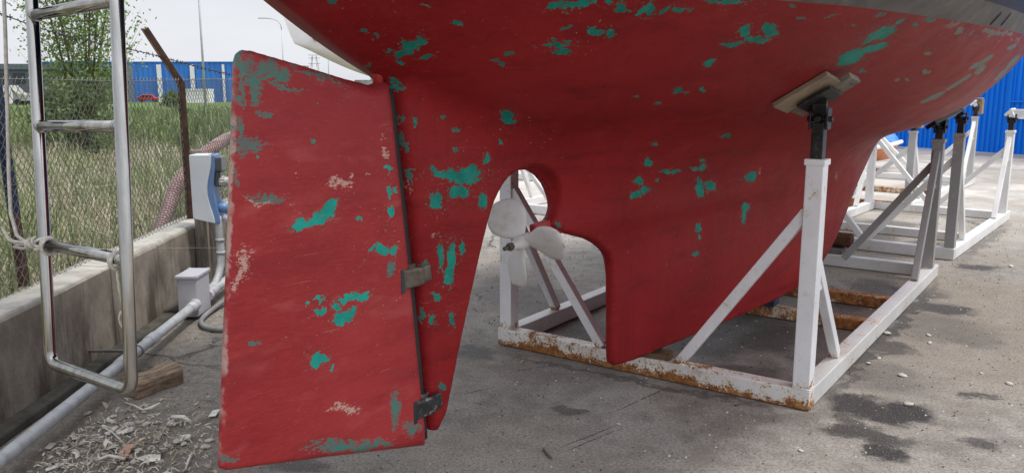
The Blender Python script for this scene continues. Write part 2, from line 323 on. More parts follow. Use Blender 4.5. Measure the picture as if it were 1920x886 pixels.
# ------------------------------------------------------------------ materials
def red_paint(name, rudder=False, rng_=(-99, 99)):
    near = lambda L: [q for q in L if rng_[0]-.06-q[3] < q[0] < rng_[1]+.06+q[3]]
    n = N(name, .5, 0, .2 if rudder else .12)
    x, y, z = n.sep(n.obj)[:3]
    v2 = n.comb(x, n.math('MULTIPLY_ADD', y, -.6, z), 0)
    st = n.map(n.obj, (0, 0, 0), (0, 0, 0), (1.0, 1.0, 5.0))       # streaks run along the hull
    big = n.noise(n.obj, 1.7, 4, .55); mid = n.noise(st, 3.2, 6, .62); fine = n.noise(st, 30, 4, .65)
    base = n.mix(n.ss(big, .3, .72), (.285, .022, .025), (.37, .036, .039)) if rudder else n.mix(n.ss(big, .3, .72), (.19, .009, .0115), (.26, .0145, .0165))  # rudder red lighter: partly sanded paint, partly light put into the colour
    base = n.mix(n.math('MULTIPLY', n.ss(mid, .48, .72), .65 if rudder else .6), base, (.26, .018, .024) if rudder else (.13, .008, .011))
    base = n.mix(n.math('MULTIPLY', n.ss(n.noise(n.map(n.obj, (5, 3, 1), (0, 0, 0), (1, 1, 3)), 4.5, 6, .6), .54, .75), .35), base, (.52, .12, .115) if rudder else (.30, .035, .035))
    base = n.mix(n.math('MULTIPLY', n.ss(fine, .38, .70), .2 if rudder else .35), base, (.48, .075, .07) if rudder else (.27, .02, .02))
    if not rudder and rng_[1] > 1.6:                       # paler, pinker mottling towards the bow
        base = n.mix(n.math('MULTIPLY', n.math('MULTIPLY', n.ss(x, 1.8, 3.6), n.ss(n.noise(n.map(n.obj, (0, 0, 0), (0, 0, 0), (.6, 2, 2)), 3, 5, .6), .42, .62)), .5), base, (.34, .07, .066))
    sc_ = n.noise(n.map(n.obj, (3, 0, 2), (0, R(-18), 0), (2.5, 2.5, 70)), 2.2, 4, .6)
    base = n.mix(n.math('MULTIPLY', n.math('MULTIPLY', n.ss(sc_, .66, .70), n.ss(n.noise(n.map(n.obj, (6, 6, 6)), 3.2, 3), .52, .62)), .55), base, (.50, .20, .17) if rudder else (.30, .09, .08))
    run = n.noise(n.map(n.obj, (0, 0, 0), (0, 0, 0), (9, 9, .5)), 2.5, 4, .6)
    base = n.mix(n.math('MULTIPLY', n.ss(run, .52, .70), 0.0 if rudder else .2), base, (.20, .015, .02) if rudder else (.10, .006, .009))
    if rudder:                           # broad rubbed bands, and bare filler showing along the thin after edge
        bnd = n.noise(n.map(n.obj, (2, 0, 7), (0, R(5), 0), (1, 1, 4.2)), 2.0, 5, .55)
        base = n.mix(n.math('MULTIPLY', n.ss(bnd, .50, .68), .55), base, (.225, .02, .026))
        base = n.mix(n.math('MULTIPLY', n.ss(bnd, .44, .30), .4), base, (.42, .085, .083))
        base = n.mix(n.math('MULTIPLY', n.ss(z, 1.05, 1.5), .35), base, (.23, .025, .033))  # soft shade of the stern painted in: darker towards the top
        te = n.math('SUBTRACT', x, n.math('MULTIPLY_ADD', z, .1116, -2.1310))
        ch = n.math('ADD', te, n.math('MULTIPLY', n.math('SUBTRACT', n.noise(n.obj, 28, 5, .7), .5), .035))
        base = n.mix(n.math('MULTIPLY', n.math('MULTIPLY', n.ss(ch, .0075, .001), n.ss(n.noise(n.map(n.obj, (1, 0, 4)), 5, 4, .6), .36, .52)), .8), base, (.50, .38, .33))
    # edges of every spot are torn by two scales of noise
    j1 = n.vmath('SCALE', n.vmath('SUBTRACT', n.noise(n.obj, 16, 3, .6, True), (.5, .5, .5)), .075)
    j2 = n.vmath('SCALE', n.vmath('SUBTRACT', n.noise(n.obj, 70, 4, .7, True), (.5, .5, .5)), .036)
    vj = n.vmath('ADD', n.vmath('ADD', v2, j1), j2)
    vj = n.vmath('MULTIPLY', vj, (1, 1, 0))
    hgt = None
    tiny = n.noise(n.map(n.obj, (1, 2, 3), (0, 0, 0), (1, 1, 1.6)), 42, 3, .6)
    spk = n.math('MULTIPLY', n.ss(tiny, .70, .735), n.ss(n.noise(n.obj, 2.6, 3, .5), .48, .62))
    base = n.mix(spk, base, (.12, .16, .14))
    tiny2 = n.noise(n.map(n.obj, (7, 2, 9), (0, 0, 0), (1, 1, 1.6)), 60, 3, .6)
    spk2 = n.math('MULTIPLY', n.ss(tiny2, .70, .74), n.ss(n.noise(n.map(n.obj, (4, 4, 4)), 2.2, 3, .5), .5, .62))
    base = n.mix(n.math('MULTIPLY', spk2, .8), base, (.50, .33, .26))
    if not rudder:
        # crazed paint under the waterline
        edge = n.math('MULTIPLY', n.ss(z, 1.66, 1.75), n.ss(n.noise(n.map(n.obj, (0, 0, 0), (0, 0, 0), (1, 1, 4)), 9, 5, .65), .55, .6))
        base = n.mix(n.math('MULTIPLY', edge, n.ss(x, .3, 1.4)), base, (.20, .19, .17))
        green, grey, cream = near(HULL_GREEN), near(HULL_GREY), near(HULL_CREAM)
    else:
        green, grey, cream = RUD_GREEN, RUD_TEAL, RUD_SCUFF
    teal = (.006, .30, .24) if rudder else (.005, .20, .155)  # hull teal darkened for the shade it lies in
    if grey:
        d = n.patches(vj, grey)
        if rudder:                       # brushed-through patches: streaky
            sn = n.noise(n.map(n.obj, (0, 0, 0), (0, R(6), 0), (1, 1, 3.0)), 52, 6, .74)
            f = n.ss(n.math('SUBTRACT', sn, n.math('MULTIPLY', n.ss(d, .1, 1.4), .30)), .355, .42)
            base = n.mix(n.math('MULTIPLY', f, .85), base, n.mix(n.ss(n.noise(n.obj, 26, 3), .4, .6), (.015, .22, .18), (.085, .165, .145)))
        else:
            base = n.mix(n.ss(d, 1.0, .93), base, n.mix(n.ss(n.math('ADD', x, n.math('MULTIPLY', n.noise(n.obj, 20, 3), .8)), .9, 1.4), (.045, .13, .108), (.135, .155, .132)))
    if cream:
        d = n.patches(vj, cream)
        sn = n.noise(n.map(n.obj, (2, 0, 0), (0, 0, 0), (1, 1, 2.4)), 62, 5, .7)
        f = n.ss(n.math('SUBTRACT', sn, n.math('MULTIPLY', n.ss(d, .0, 1.2), .26)), .40, .46)
        base = n.mix(n.math('MULTIPLY', f, .8), base, (.56, .38, .31) if rudder else (.34, .22, .18))
    if green:
        d = n.patches(vj, green)
        base = n.mix(n.math('MULTIPLY', n.ss(d, 1.22, 1.05), .55), base, (.46, .12, .10) if rudder else (.27, .05, .045))
        base = n.mix(n.math('MULTIPLY', n.ss(d, 1.10, 1.03), .7), base, (.10, .03, .028))
        sat = n.math('MULTIPLY', n.ss(n.noise(n.map(n.obj, (3, 8, 1), (0, 0, 0), (1, 1, 1.5)), 75, 4, .65), .635 if rudder else .605, .655 if rudder else .63), n.ss(d, 2.3, 1.3))
        isl = n.math('SUBTRACT', 1.0, n.math('MULTIPLY', n.ss(n.noise(n.map(n.obj, (1, 5, 7)), 48, 4, .65), .60, .635), n.ss(d, .35, .8))) if not rudder else 1.0
        f = n.math('MULTIPLY', n.math('MAXIMUM', n.ss(d, 1.0, .93), n.math('MULTIPLY', sat, .9)), isl)
        base = n.mix(f, base, n.mix(n.ss(n.noise(n.obj, 14, 4), .35, .7), tuple(q*.78 for q in teal), tuple(q*1.2 for q in teal)))
        base = n.mix(n.math('MULTIPLY', f, n.math('MULTIPLY', n.ss(n.noise(st, 40, 5, .7), .52, .7), .55)), base, (.16, .20, .17))
        hgt = f
    if rudder:                           # bare pale leading of the thin edges
        pass
    n.color(base)
    n.rough(n.math('MULTIPLY_ADD', n.noise(n.obj, 7, 4), .25, .38))
    b = n.math('ADD', n.math('MULTIPLY', n.noise(st, 22, 5, .6), .5), n.math('MULTIPLY', n.noise(n.obj, 3.0, 3), 2.0))
    n.bump(b, .16 if rudder else .3, .006)
    return n.m

def paint_rust(name, rust, white=(.78, .78, .76), zrust=0.0, chips=.4):
    n = N(name, .45, 0, .4)
    x, y, z = n.sep(n.obj)[:3]
    a = n.noise(n.obj, 17, 6, .7); b = n.noise(n.map(n.obj, (4, 4, 1)), 85, 5, .7); big = n.noise(n.map(n.obj, (9, 1, 3)), 2.2, 4, .55)
    base = n.mix(n.ss(n.noise(n.obj, 3, 5), .3, .7), tuple(q*.86 for q in white), white)
    base = n.mix(n.math('MULTIPLY', n.ss(a, .55, .75), .35), base, (.45, .42, .36))
    low = n.math('MULTIPLY', n.ss(z, zrust+.07, zrust+.0), .16) if zrust is not None else 0.0
    s = n.math('ADD', n.math('ADD', n.math('MULTIPLY', a, .5), n.math('MULTIPLY', b, .5)), low)
    s = n.math('ADD', s, n.math('MULTIPLY', n.math('SUBTRACT', big, .5), .35))
    th = .66 - rust*.16
    f = n.ss(s, th, th+.035)
    halo = n.math('MULTIPLY', n.ss(s, th-.07, th+.02), .65)
    base = n.mix(halo, base, (.62, .44, .22))
    rc = n.ramp(n.noise(n.obj, 30, 4, .6), [(.3, (.10, .04, .016)), (.5, (.28, .11, .034)), (.72, (.46, .23, .08))])
    base = n.mix(f, base, rc)
    c = n.ss(n.noise(n.map(n.obj, (1, 7, 2)), 60, 3, .6), .68, .71)
    base = n.mix(n.math('MULTIPLY', c, chips), base, (.10, .085, .075))
    n.color(base); n.rough(n.math('MULTIPLY_ADD', f, .4, .42))
    n.bump(n.math('ADD', n.math('MULTIPLY', f, -.6), n.math('MULTIPLY', b, .3)), .4, .003)
    return n.m

def ground_mat():
    n = N('yard_concrete', .88, 0, .25)
    p = n.obj; x, y, z = n.sep(p)[:3]
    fine = n.noise(p, 70, 5, .75); grit = n.noise(p, 150, 2, .7); mid = n.noise(p, 7, 6, .62); big = n.noise(p, .55, 5, .6)
    wp = n.vmath('ADD', p, n.vmath('SCALE', n.vmath('SUBTRACT', n.noise(p, 4.5, 6, .72, True), (.5, .5, .5)), .42))
    c = n.mix(n.ss(n.math('ADD', n.math('MULTIPLY', mid, .6), n.math('MULTIPLY', n.noise(n.map(p, (5, 9, 0)), 2.1, 6, .65), .4)), .36, .62), (.195, .178, .159), (.325, .304, .277))
    c = n.mix(n.math('MULTIPLY', n.ss(big, .42, .62), .5), c, (.30, .265, .22))
    # paler slab farther out in the yard
    far = n.ss(n.math('ADD', n.vmath('LENGTH', n.vmath('SUBTRACT', wp, (0.5, 1.5, 0))), n.math('MULTIPLY', big, 2.0)), 6.2, 12.5)
    c = n.mix(far, c, n.mix(n.ss(n.noise(n.map(p, (2, 2, 0)), .35, 5, .6), .3, .7), (.54, .51, .465), (.68, .65, .605)))
    # brown dust on the right of the stands
    c = n.mix(n.math('MULTIPLY', n.math('MULTIPLY', n.ss(x, 1.9, 3.2), n.ss(n.noise(n.map(p, (8, 1, 0)), .9, 5, .6), .38, .6)), .6), c, (.26, .222, .17))
    # earth swept against the wall
    soil = n.ss(n.math('ADD', x, n.math('MULTIPLY', n.math('SUBTRACT', n.noise(p, 2.5, 5, .6), .5), 1.0)), -.55, -1.35)
    c = n.mix(n.math('MULTIPLY', soil, .85), c, n.mix(n.ss(n.noise(p, 18, 5, .65), .3, .7), (.15, .133, .11), (.28, .255, .22)))
    # oil and damp stains, and shade under hull and rails painted dark
    st = None
    for (cx, cy, a, rx, ry, amt) in STAINS_SHADE:
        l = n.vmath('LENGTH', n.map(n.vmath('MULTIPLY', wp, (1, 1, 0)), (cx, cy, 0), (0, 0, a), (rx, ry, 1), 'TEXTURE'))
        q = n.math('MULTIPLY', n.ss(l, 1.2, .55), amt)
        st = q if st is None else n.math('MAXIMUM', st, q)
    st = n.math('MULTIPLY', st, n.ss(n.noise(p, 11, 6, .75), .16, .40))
    scr = n.patches(n.vmath('MULTIPLY', n.vmath('ADD', p, n.vmath('SCALE', n.vmath('SUBTRACT', n.noise(p, 14, 3, .6, True), (.5, .5, .5)), .018)), (1, 1, 0)), SCR)
    c = n.mix(n.math('MULTIPLY', n.ss(scr, 1.0, .6), n.ss(n.noise(p, 30, 3), .3, .5)), c, (.05, .045, .04))
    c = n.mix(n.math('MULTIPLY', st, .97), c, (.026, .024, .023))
    # speckle: pale aggregate and dark pits
    c = n.mix(n.ss(fine, .36, .60), n.mix(.50, c, (.05, .046, .042)), c)
    c = n.mix(n.math('MULTIPLY', n.ss(grit, .59, .66), .4), c, (.58, .55, .51))
    c = n.mix(n.math('MULTIPLY', n.ss(grit, .42, .30), .5), c, (.06, .055, .05))
    cr = n.voro(n.vmath('ADD', p, n.vmath('SCALE', n.noise(p, 5, 4, .6, True), .22)), .33, 'DISTANCE_TO_EDGE')[0]
    c = n.mix(n.math('MULTIPLY', n.math('MULTIPLY', n.ss(cr, .006, .0015), n.ss(n.noise(p, .8, 3), .5, .6)), .75), c, (.05, .045, .04))
    # sawn joint across the far slab
    jd = n.math('ABSOLUTE', n.math('SUBTRACT', n.vmath('DOT_PRODUCT', p, (math.sin(JOINT[2]), -math.cos(JOINT[2]), 0)), JOINT[0]*math.sin(JOINT[2])-JOINT[1]*math.cos(JOINT[2])))
    c = n.mix(n.math('MULTIPLY', n.ss(jd, .05, .02), .6), c, (.12, .105, .09))
    n.color(c)
    n.rough(n.math('MULTIPLY_ADD', st, -.35, .9))
    n.bump(n.math('ADD', n.math('ADD', n.math('MULTIPLY', fine, .6), n.math('MULTIPLY', grit, .35)), n.math('MULTIPLY', mid, 1.4)), .55, .006)
    return n.m
def survey(px, py, z=0):                 # photo measurement -> fixed spot on the ground plane
    f = 1600.; P = math.atan(293/f); u = (px-960)/f; v = -(py-443)/f
    d = (u, math.cos(P)+v*math.sin(P), -math.sin(P)+v*math.cos(P)); k = (z-1.5)/d[2]
    return u*k, d[1]*k
STAINS_SHADE = []  # ground ellipses: real stains first, then painted shade below the boat
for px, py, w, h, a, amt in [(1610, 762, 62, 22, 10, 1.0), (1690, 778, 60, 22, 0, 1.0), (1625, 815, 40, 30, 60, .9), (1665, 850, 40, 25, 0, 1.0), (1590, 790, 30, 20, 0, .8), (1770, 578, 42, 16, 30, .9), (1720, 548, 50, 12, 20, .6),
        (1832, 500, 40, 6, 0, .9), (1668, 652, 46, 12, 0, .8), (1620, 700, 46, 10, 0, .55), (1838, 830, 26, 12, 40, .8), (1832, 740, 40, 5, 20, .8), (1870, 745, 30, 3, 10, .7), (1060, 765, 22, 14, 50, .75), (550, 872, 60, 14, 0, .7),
        (1830, 640, 60, 14, 0, .45), (1310, 640, 90, 30, 0, .75), (1420, 620, 90, 40, 0, .8), (1250, 600, 60, 40, 0, .5), (1560, 560, 60, 25, 0, .7), (1650, 540, 50, 18, 0, .6), (1060, 600, 60, 30, 0, .6), (1000, 560, 60, 30, 0, .55), (950, 545, 60, 26, 0, .55),  # mostly the boat's shade on the ground, painted dark
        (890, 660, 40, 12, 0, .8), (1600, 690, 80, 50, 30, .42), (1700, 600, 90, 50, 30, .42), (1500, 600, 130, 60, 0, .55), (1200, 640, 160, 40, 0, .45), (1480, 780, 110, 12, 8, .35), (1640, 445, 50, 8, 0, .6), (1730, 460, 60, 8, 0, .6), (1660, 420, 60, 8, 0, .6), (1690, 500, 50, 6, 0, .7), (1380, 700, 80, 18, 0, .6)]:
    x, y = survey(px, py); STAINS_SHADE.append((x, y, R(a), 1.2*w*y/1600, 1.2*h*y*y/2400, amt))
for x0, y0, x1, y1, hw, amt in [(1525, 775, 1765, 522, .055, .85), (922, 655, 1512, 780, .035, .6), (1792, 492, 1898, 414, .06, .5)]:  # contact shade along the cradle rails, painted as dark strips
    a = survey(x0, y0); b = survey(x1, y1); STAINS_SHADE.append(((a[0]+b[0])/2, (a[1]+b[1])/2, math.atan2(b[1]-a[1], b[0]-a[0]), math.hypot(b[0]-a[0], b[1]-a[1])/2, hw, amt))
SCR = []
for x0, y0, x1, y1 in [(1040, 842, 1165, 793), (1052, 848, 1170, 800), (860, 740, 940, 722), (1790, 735, 1868, 748), (1150, 772, 1260, 722), (940, 700, 1060, 680)]:
    a = survey(x0, y0); b = survey(x1, y1); SCR.append(((a[0]+b[0])/2, (a[1]+b[1])/2, math.atan2(b[1]-a[1], b[0]-a[0]), math.hypot(b[0]-a[0], b[1]-a[1])/2, .0045))
JOINT = (7.1, 14.7, R(-8.0))

M = {}
ZONES = [-9, -1.25, -.75, -.2, .3, .9, 1.7, 9]          # the worn spots are listed per stretch of hull
RED = [red_paint('red_antifouling', False, (a, b)) for a, b in zip(ZONES, ZONES[1:])]
M['red'] = simple('red_shaft_paint', (.32, .022, .022), .5)
M['red_rudder'] = red_paint('red_rudder_paint', True)
M['boot'] = simple('grey_primer_band', (.085, .078, .074), .6, 0, .3, 5, .15, dirt=(.22, .18, .16), dirt_amt=.4)
M['navy'] = simple('navy_gelcoat', (.008, .018, .05), .5, 0, .3, 3, 0, dirt=(.025, .032, .05), dirt_amt=.4, spec=.12)
M['deck'] = simple('pale_deck', (.6, .6, .58), .6)
M['bronze'] = simple('worn_bronze', (.13, .11, .088), .45, .5, .3, 14, .25, dirt=(.06, .045, .035), dirt_amt=.7)
M['bronze_dark'] = simple('blackened_bronze', (.035, .035, .038), .4, .4, .4, 22, .3, dirt=(.36, .34, .32), dirt_amt=.8)
M['prop'] = simple('primed_propeller', (.56, .545, .53), .5, 0, .06, 9, .12, dirt=(.36, .33, .30), dirt_amt=.45)
M['white_rusty'] = paint_rust('white_paint_very_rusty', .72)
M['white_scuffed'] = paint_rust('white_paint_scuffed', .32, (.62, .62, .61), None, .8)
M['white_post'] = paint_rust('white_paint_clean', .12, (.84, .85, .87), None, .35)
M['white_foot'] = paint_rust('white_paint_rusty_foot', .18, (.84, .85, .87), .1, .35)
M['white_far'] = paint_rust('white_paint_far', .15, (.78, .78, .77), None, .4)
M['grey_far'] = paint_rust('grey_rusty_far', .25, (.30, .30, .30), None, .5)  # greyer tone for a few of the far posts
M['grey_far2'] = paint_rust('pale_grey_rusty_far', .25, (.45, .45, .45), None, .5)
M['rail_brown'] = paint_rust('rail_mostly_rust', 1.45, (.62, .58, .53), None, .6)
M['black_iron'] = simple('greasy_black_iron', (.022, .021, .021), .38, .5, .5, 18, .5, dirt=(.12, .11, .10), dirt_amt=.5)
M['ply'] = simple('pale_plank', (.25, .19, .13), .7, 0, .2, 4, .3, dirt=(.10, .07, .045), dirt_amt=.6)
M['ply_edge'] = simple('stained_plank', (.18, .15, .115), .75, 0, .3, 9, .4, dirt=(.03, .05, .09), dirt_amt=.9)

def wood(name, a, b, scale=(1, 14, 14)):
    n = N(name, .8, 0, .2)
    g = n.noise(n.map(n.obj, (0, 0, 0), (0, 0, 0), scale), 5, 6, .65); k = n.noise(n.obj, 6, 4)
    c = n.mix(n.ss(g, .32, .68), a, b); c = n.mix(n.math('MULTIPLY', n.ss(k, .5, .75), .5), c, tuple(q*.4 for q in a))
    n.color(c); n.bump(g, .8, .01); return n.m
M['timber'] = wood('weathered_timber', (.15, .10, .065), (.40, .31, .22))
M['timber_grey'] = wood('grey_timber', (.16, .14, .11), (.33, .29, .24), (9, 9, 1))
M['log'] = wood('dark_brown_log', (.05, .02, .012), (.13, .055, .03))
M['greenblock'] = simple('dark_green_block', (.02, .03, .028), .7, 0, .5, 9, .3, dirt=(.10, .09, .06))
M['blueblock'] = simple('dark_blue_block', (.015, .03, .075), .7, 0, .5, 9, .3, dirt=(.20, .15, .05))
M['brownboard'] = simple('brown_board', (.16, .085, .045), .75, 0, .3, 9, .3)
M['greyblock'] = simple('grey_block', (.12, .11, .10), .85, 0, .3, 9, .5)
def steel_mat():
    n = N('brushed_stainless', .2, 1.0)
    f = n.noise(n.map(n.obj, (0, 0, 0), (0, 0, 0), (1, 1, .2)), 30, 4, .6)
    n.color(n.mix(n.ss(f, .3, .7), (.30, .297, .285), (.44, .43, .41))); n.rough(n.math('MULTIPLY_ADD', f, .16, .06)); return n.m
M['steel'] = steel_mat()
M['rope'] = simple('old_rope', (.55, .52, .46), .9, 0, .2, 60, .8)
def wall_mat():
    n = N('stained_concrete', .9, 0, .2)
    p = n.obj; x, y, z = n.sep(p)[:3]
    s = n.noise(n.map(p, (0, 0, 0), (0, 0, 0), (2, 1.7, .45)), 2.0, 6, .66); k = n.noise(p, 6, 6, .65)
    c = n.mix(n.ss(k, .3, .7), (.21, .185, .148), (.33, .295, .245))
    c = n.mix(n.math('MULTIPLY', n.math('MULTIPLY', n.ss(s, .44, .62), n.ss(z, .56, .15)), .8), c, (.07, .05, .042))
    s2 = n.noise(n.map(p, (5, 5, 0), (0, 0, 0), (3, 9, .3)), 2.5, 5, .6)
    c = n.mix(n.math('MULTIPLY', n.ss(s2, .54, .70), .4), c, (.04, .038, .032))
    c = n.mix(n.math('MULTIPLY', n.ss(z, .475, .489), .85), c, n.mix(n.ss(k, .35, .65), (.34, .33, .30), (.50, .49, .455)))
    c = n.mix(n.math('MULTIPLY', n.ss(n.noise(p, 70, 3, .6), .6, .7), .35), c, (.06, .055, .05))
    jy = n.math('ABSOLUTE', n.math('SUBTRACT', n.math('FRACT', n.math('MULTIPLY', y, 1/1.9)), .43))
    c = n.mix(n.math('MULTIPLY', n.ss(jy, .006, .002), .6), c, (.03, .028, .024))
    n.color(c); n.bump(n.math('ADD', n.math('MULTIPLY', k, 1.0), n.math('MULTIPLY', n.noise(p, 45, 4), .4)), .5, .008); return n.m
M['wall'] = wall_mat()
M['rustpost'] = simple('rusty_post', (.075, .038, .026), .75, .1, .45, 12, .6, dirt=(.16, .07, .035), dirt_amt=.5)
def bluepost():
    n = N('rusty_post_blue_top', .7)
    z = n.sep(n.obj)[2]; k = n.noise(n.obj, 9, 5, .6)
    c = n.mix(n.ss(k, .3, .7), (.05, .026, .018), (.11, .055, .036))
    f = n.ss(n.math('ADD', z, n.math('MULTIPLY', n.math('SUBTRACT', k, .5), .25)), .36, .40)
    n.color(n.mix(f, c, (.012, .025, .07))); n.bump(k, .5, .005); return n.m
M['bluepost'] = bluepost()
M['wire'] = simple('galvanised_wire', (.22, .22, .21), .5, .6, .3, 5)
M['wire_dark'] = simple('dark_wire', (.05, .047, .045), .6, .5, .3, 5)
M['pvc'] = simple('grey_pvc', (.40, .42, .43), .5, 0, .15, 9, .1, dirt=(.26, .25, .22), dirt_amt=.6)
M['greybox'] = simple('grey_plastic_box', (.44, .44, .48), .45, 0, .06, 3, 0, dirt=(.34, .33, .33), dirt_amt=.3)
M['whiteplastic'] = simple('white_plastic', (.58, .61, .65), .4, 0, .06, 4, 0, dirt=(.5, .5, .48), dirt_amt=.4)
M['blueplastic'] = simple('pale_blue_plastic', (.12, .22, .42), .4, 0, .12, 5, 0)
M['darkplastic'] = simple('smoky_lid', (.075, .08, .09), .2, 0, .2, 5, 0)
M['knobplastic'] = simple('knob_grey', (.42, .41, .39), .5, 0, .1, 5)
M['cable'] = simple('grey_cable', (.20, .20, .20), .6, 0, .2, 9)
M['hose'] = None
def hose_mat():
    n = N('red_hose', .5); k = n.noise(n.obj, 6, 3)
    n.color(n.mix(n.ss(k, .35, .65), (.20, .055, .052), (.26, .085, .08))); return n.m
M['hose'] = hose_mat()
M['hose_rib'] = simple('pale_hose_rib', (.36, .30, .285), .5)
M['pebble'] = simple('pale_pebble', (.50, .48, .44), .8, 0, .25, 12, .3, dirt=(.25, .22, .18))
M['pebble_b'] = simple('buff_pebble', (.34, .30, .24), .85, 0, .25, 12, .3)
M['paper'] = simple('pale_scrap', (.66, .64, .59), .85, 0, .25, 15, .2, dirt=(.25, .22, .17))
M['pinkscrap'] = simple('pinkish_scrap', (.42, .24, .17), .8, 0, .2, 15)
M['straw'] = simple('straw_litter', (.36, .30, .20), .9, 0, .35, 20)

def corrugated(name, col, col2):
    n = N(name, .55, 0, .2)
    k = n.noise(n.map(n.obj, (0, 0, 0), (0, 0, 0), (1, 1, .15)), 4, 4, .6)
    n.color(n.mix(n.ss(k, .3, .7), col, col2)); return n.m
M['bluewall'] = corrugated('blue_sheet_cladding', (.0, .15, .66), (.004, .18, .76))
M['bluefar'] = corrugated('blue_far_cladding', (.04, .17, .52), (.05, .20, .58))
M['white'] = simple('white_panel', (.72, .72, .72), .5, 0, .06, 3)
M['greyband'] = simple('slate_cladding', (.10, .12, .15), .6, 0, .15, 3)
M['glassdark'] = simple('dark_window', (.03, .035, .045), .15, 0, .3, 3)
M['letter'] = simple('grey_lettering', (.16, .16, .17), .6)
M['carred'] = simple('red_car_paint', (.45, .02, .025), .3, 0, .1, 2)
M['tyre'] = simple('tyre', (.02, .02, .02), .8)
M['galv'] = simple('galvanised_pole', (.42, .44, .46), .5, .3, .1, 3)
M['lattice'] = simple('lattice_steel', (.22, .23, .25), .6, .2, .1, 3)
M['gelwhite'] = simple('white_gelcoat', (.86, .86, .85), .35, 0, .05, 2)
M['greystripe'] = simple('grey_underside', (.30, .30, .27), .6, 0, .15, 3)
M['orange'] = simple('orange_hull', (.62, .20, .06), .5, 0, .2, 5)
M['bluetarp'] = simple('blue_cover', (.08, .22, .55), .6, 0, .3, 6)
def leafmat(name, a, b, sc=2.0, tint=None):
    n = N(name, .6, 0, .3)
    g = n.t.nodes.new('ShaderNodeNewGeometry')
    k = n.noise(g.outputs['Position'], sc, 3, .6); r = g.outputs['Random Per Island']
    c = n.mix(r, a, b); c = n.mix(n.math('MULTIPLY', n.ss(k, .4, .7), .5), c, tuple(q*.55 for q in a))
    if tint: c = n.mix(n.math('MULTIPLY', n.ss(n.noise(n.map(g.outputs['Position'], (3, 1, 0)), .9, 4, .65), .46, .62), .7), c, tint)
    n.color(c)
    tr = n.t.nodes.new('ShaderNodeBsdfTranslucent'); n.put(tr.inputs[0], c)
    mx = n.t.nodes.new('ShaderNodeMixShader'); mx.inputs[0].default_value = .3
    out = n.t.nodes['Material Output']
    n.t.links.new(n.b.outputs[0], mx.inputs[1]); n.t.links.new(tr.outputs[0], mx.inputs[2]); n.t.links.new(mx.outputs[0], out.inputs[0])
    return n.m
M['leaf'] = leafmat('young_leaves', (.14, .25, .055), (.27, .38, .12))
M['leafdark'] = leafmat('shrub_leaves', (.08, .15, .04), (.20, .27, .11))
M['bark'] = simple('bark', (.10, .085, .065), .9, 0, .3, 20, .5)
M['drygrass'] = leafmat('dry_grass_blades', (.33, .30, .20), (.60, .56, .43), 1.4, (.20, .27, .09))
M['greengrass'] = leafmat('green_grass_blades', (.11, .165, .05), (.26, .31, .13), 1.2)
def field_mat():
    n = N('field_soil', .95, 0, .1)
    p = n.obj; y = n.sep(p)[1]; k = n.noise(p, .5, 6, .65); f = n.noise(p, 7, 5, .7)
    dry = n.mix(n.ss(f, .3, .7), (.17, .145, .09), (.33, .29, .20))
    grn = n.mix(n.ss(f, .3, .7), (.06, .11, .03), (.15, .21, .07))
    g = n.ss(n.math('ADD', y, n.math('MULTIPLY', n.math('SUBTRACT', k, .5), 16)), 17, 24)
    n.color(n.mix(g, dry, grn)); n.bump(f, .6, .05); return n.m
M['field'] = field_mat()
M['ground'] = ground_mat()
M['footing'] = simple('damp_footing', (.06, .055, .045), .95, 0, .4, 10, .6)

# ------------------------------------------------------------------ setting
def sheet(name, pts, mat, kind='structure'):
    me = bpy.data.meshes.new(name); me.from_pydata([p for p in pts], [], [tuple(range(len(pts)))]); me.update()
    o = bpy.data.objects.new(name, me); COL.objects.link(o); me.materials.append(mat)
    return setp(o, kind=kind)
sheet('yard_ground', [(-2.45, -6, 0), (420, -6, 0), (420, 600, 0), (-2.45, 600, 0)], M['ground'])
WX = lambda y: -2.165 - .0175*y + .02            # face of the low wall towards the yard
fs = [(-400, -6), (-2.40, -6), (-2.40, 20), (-2.6, 60), (-2.6, 600), (-400, 600)]
def fz(y): return .36 - .0175*max(y, 0) if y < 160 else .36 - .0175*160
def field():
    ys = [-6, 0, 4, 8, 14, 22, 35, 60, 100, 160, 600]; xs = [-400, -120, -60, -30, -16, -9, -5.5, -3.6, -2.42]
    vs = [(x, y, fz(y) + (.05*math.sin(x*1.7+y*.9) if 2 < y < 40 and x < -3 else 0)) for y in ys for x in xs]; n = len(xs)
    fc = [(j*n+i, j*n+i+1, (j+1)*n+i+1, (j+1)*n+i) for j in range(len(ys)-1) for i in range(n-1)]
    me = bpy.data.meshes.new('field'); me.from_pydata(vs, [], fc); me.update(); me.materials.append(M['field'])
    o = bpy.data.objects.new('field_terrain', me); COL.objects.link(o); setp(o, kind='structure')
field()

# low concrete wall with its fence
wb = MB()
y0, y1 = -1.0, 20.0
prof = []
vs = []; ys = np.linspace(y0, y1, 43)
for y in ys:
    j = rng.normal(0, .004, 4); xf = WX(y)
    vs += [(xf, y, -.05), (xf, y, .470+j[0]), (xf-.018, y, .49+j[1]), (xf-.205+j[3]*2, y, .488+j[2]), (xf-.205, y, -.4)]
fc = []
for i in range(len(ys)-1):
    for k in range(4): a = i*5+k; fc.append((a, a+1, a+6, a+5))
wb.add(vs, fc)
wb.f += [tuple(range(5)), tuple(range((len(ys)-1)*5, len(ys)*5))]; wb.sm += [False, False]
wall = setp(wb.build('low_wall', M['wall']), 'low stained concrete wall carrying the wire fence along the yard edge', 'wall')
ft = MB(); 
for i in range(20):
    ya, yb = -1+i*1.05, -1+(i+1)*1.05-.01
    w = .10+random.uniform(-.02, .02)
    ft.box((WX((ya+yb)/2)+w/2, (ya+yb)/2, .02), (w, yb-ya, .05+random.uniform(-.012, .012)))
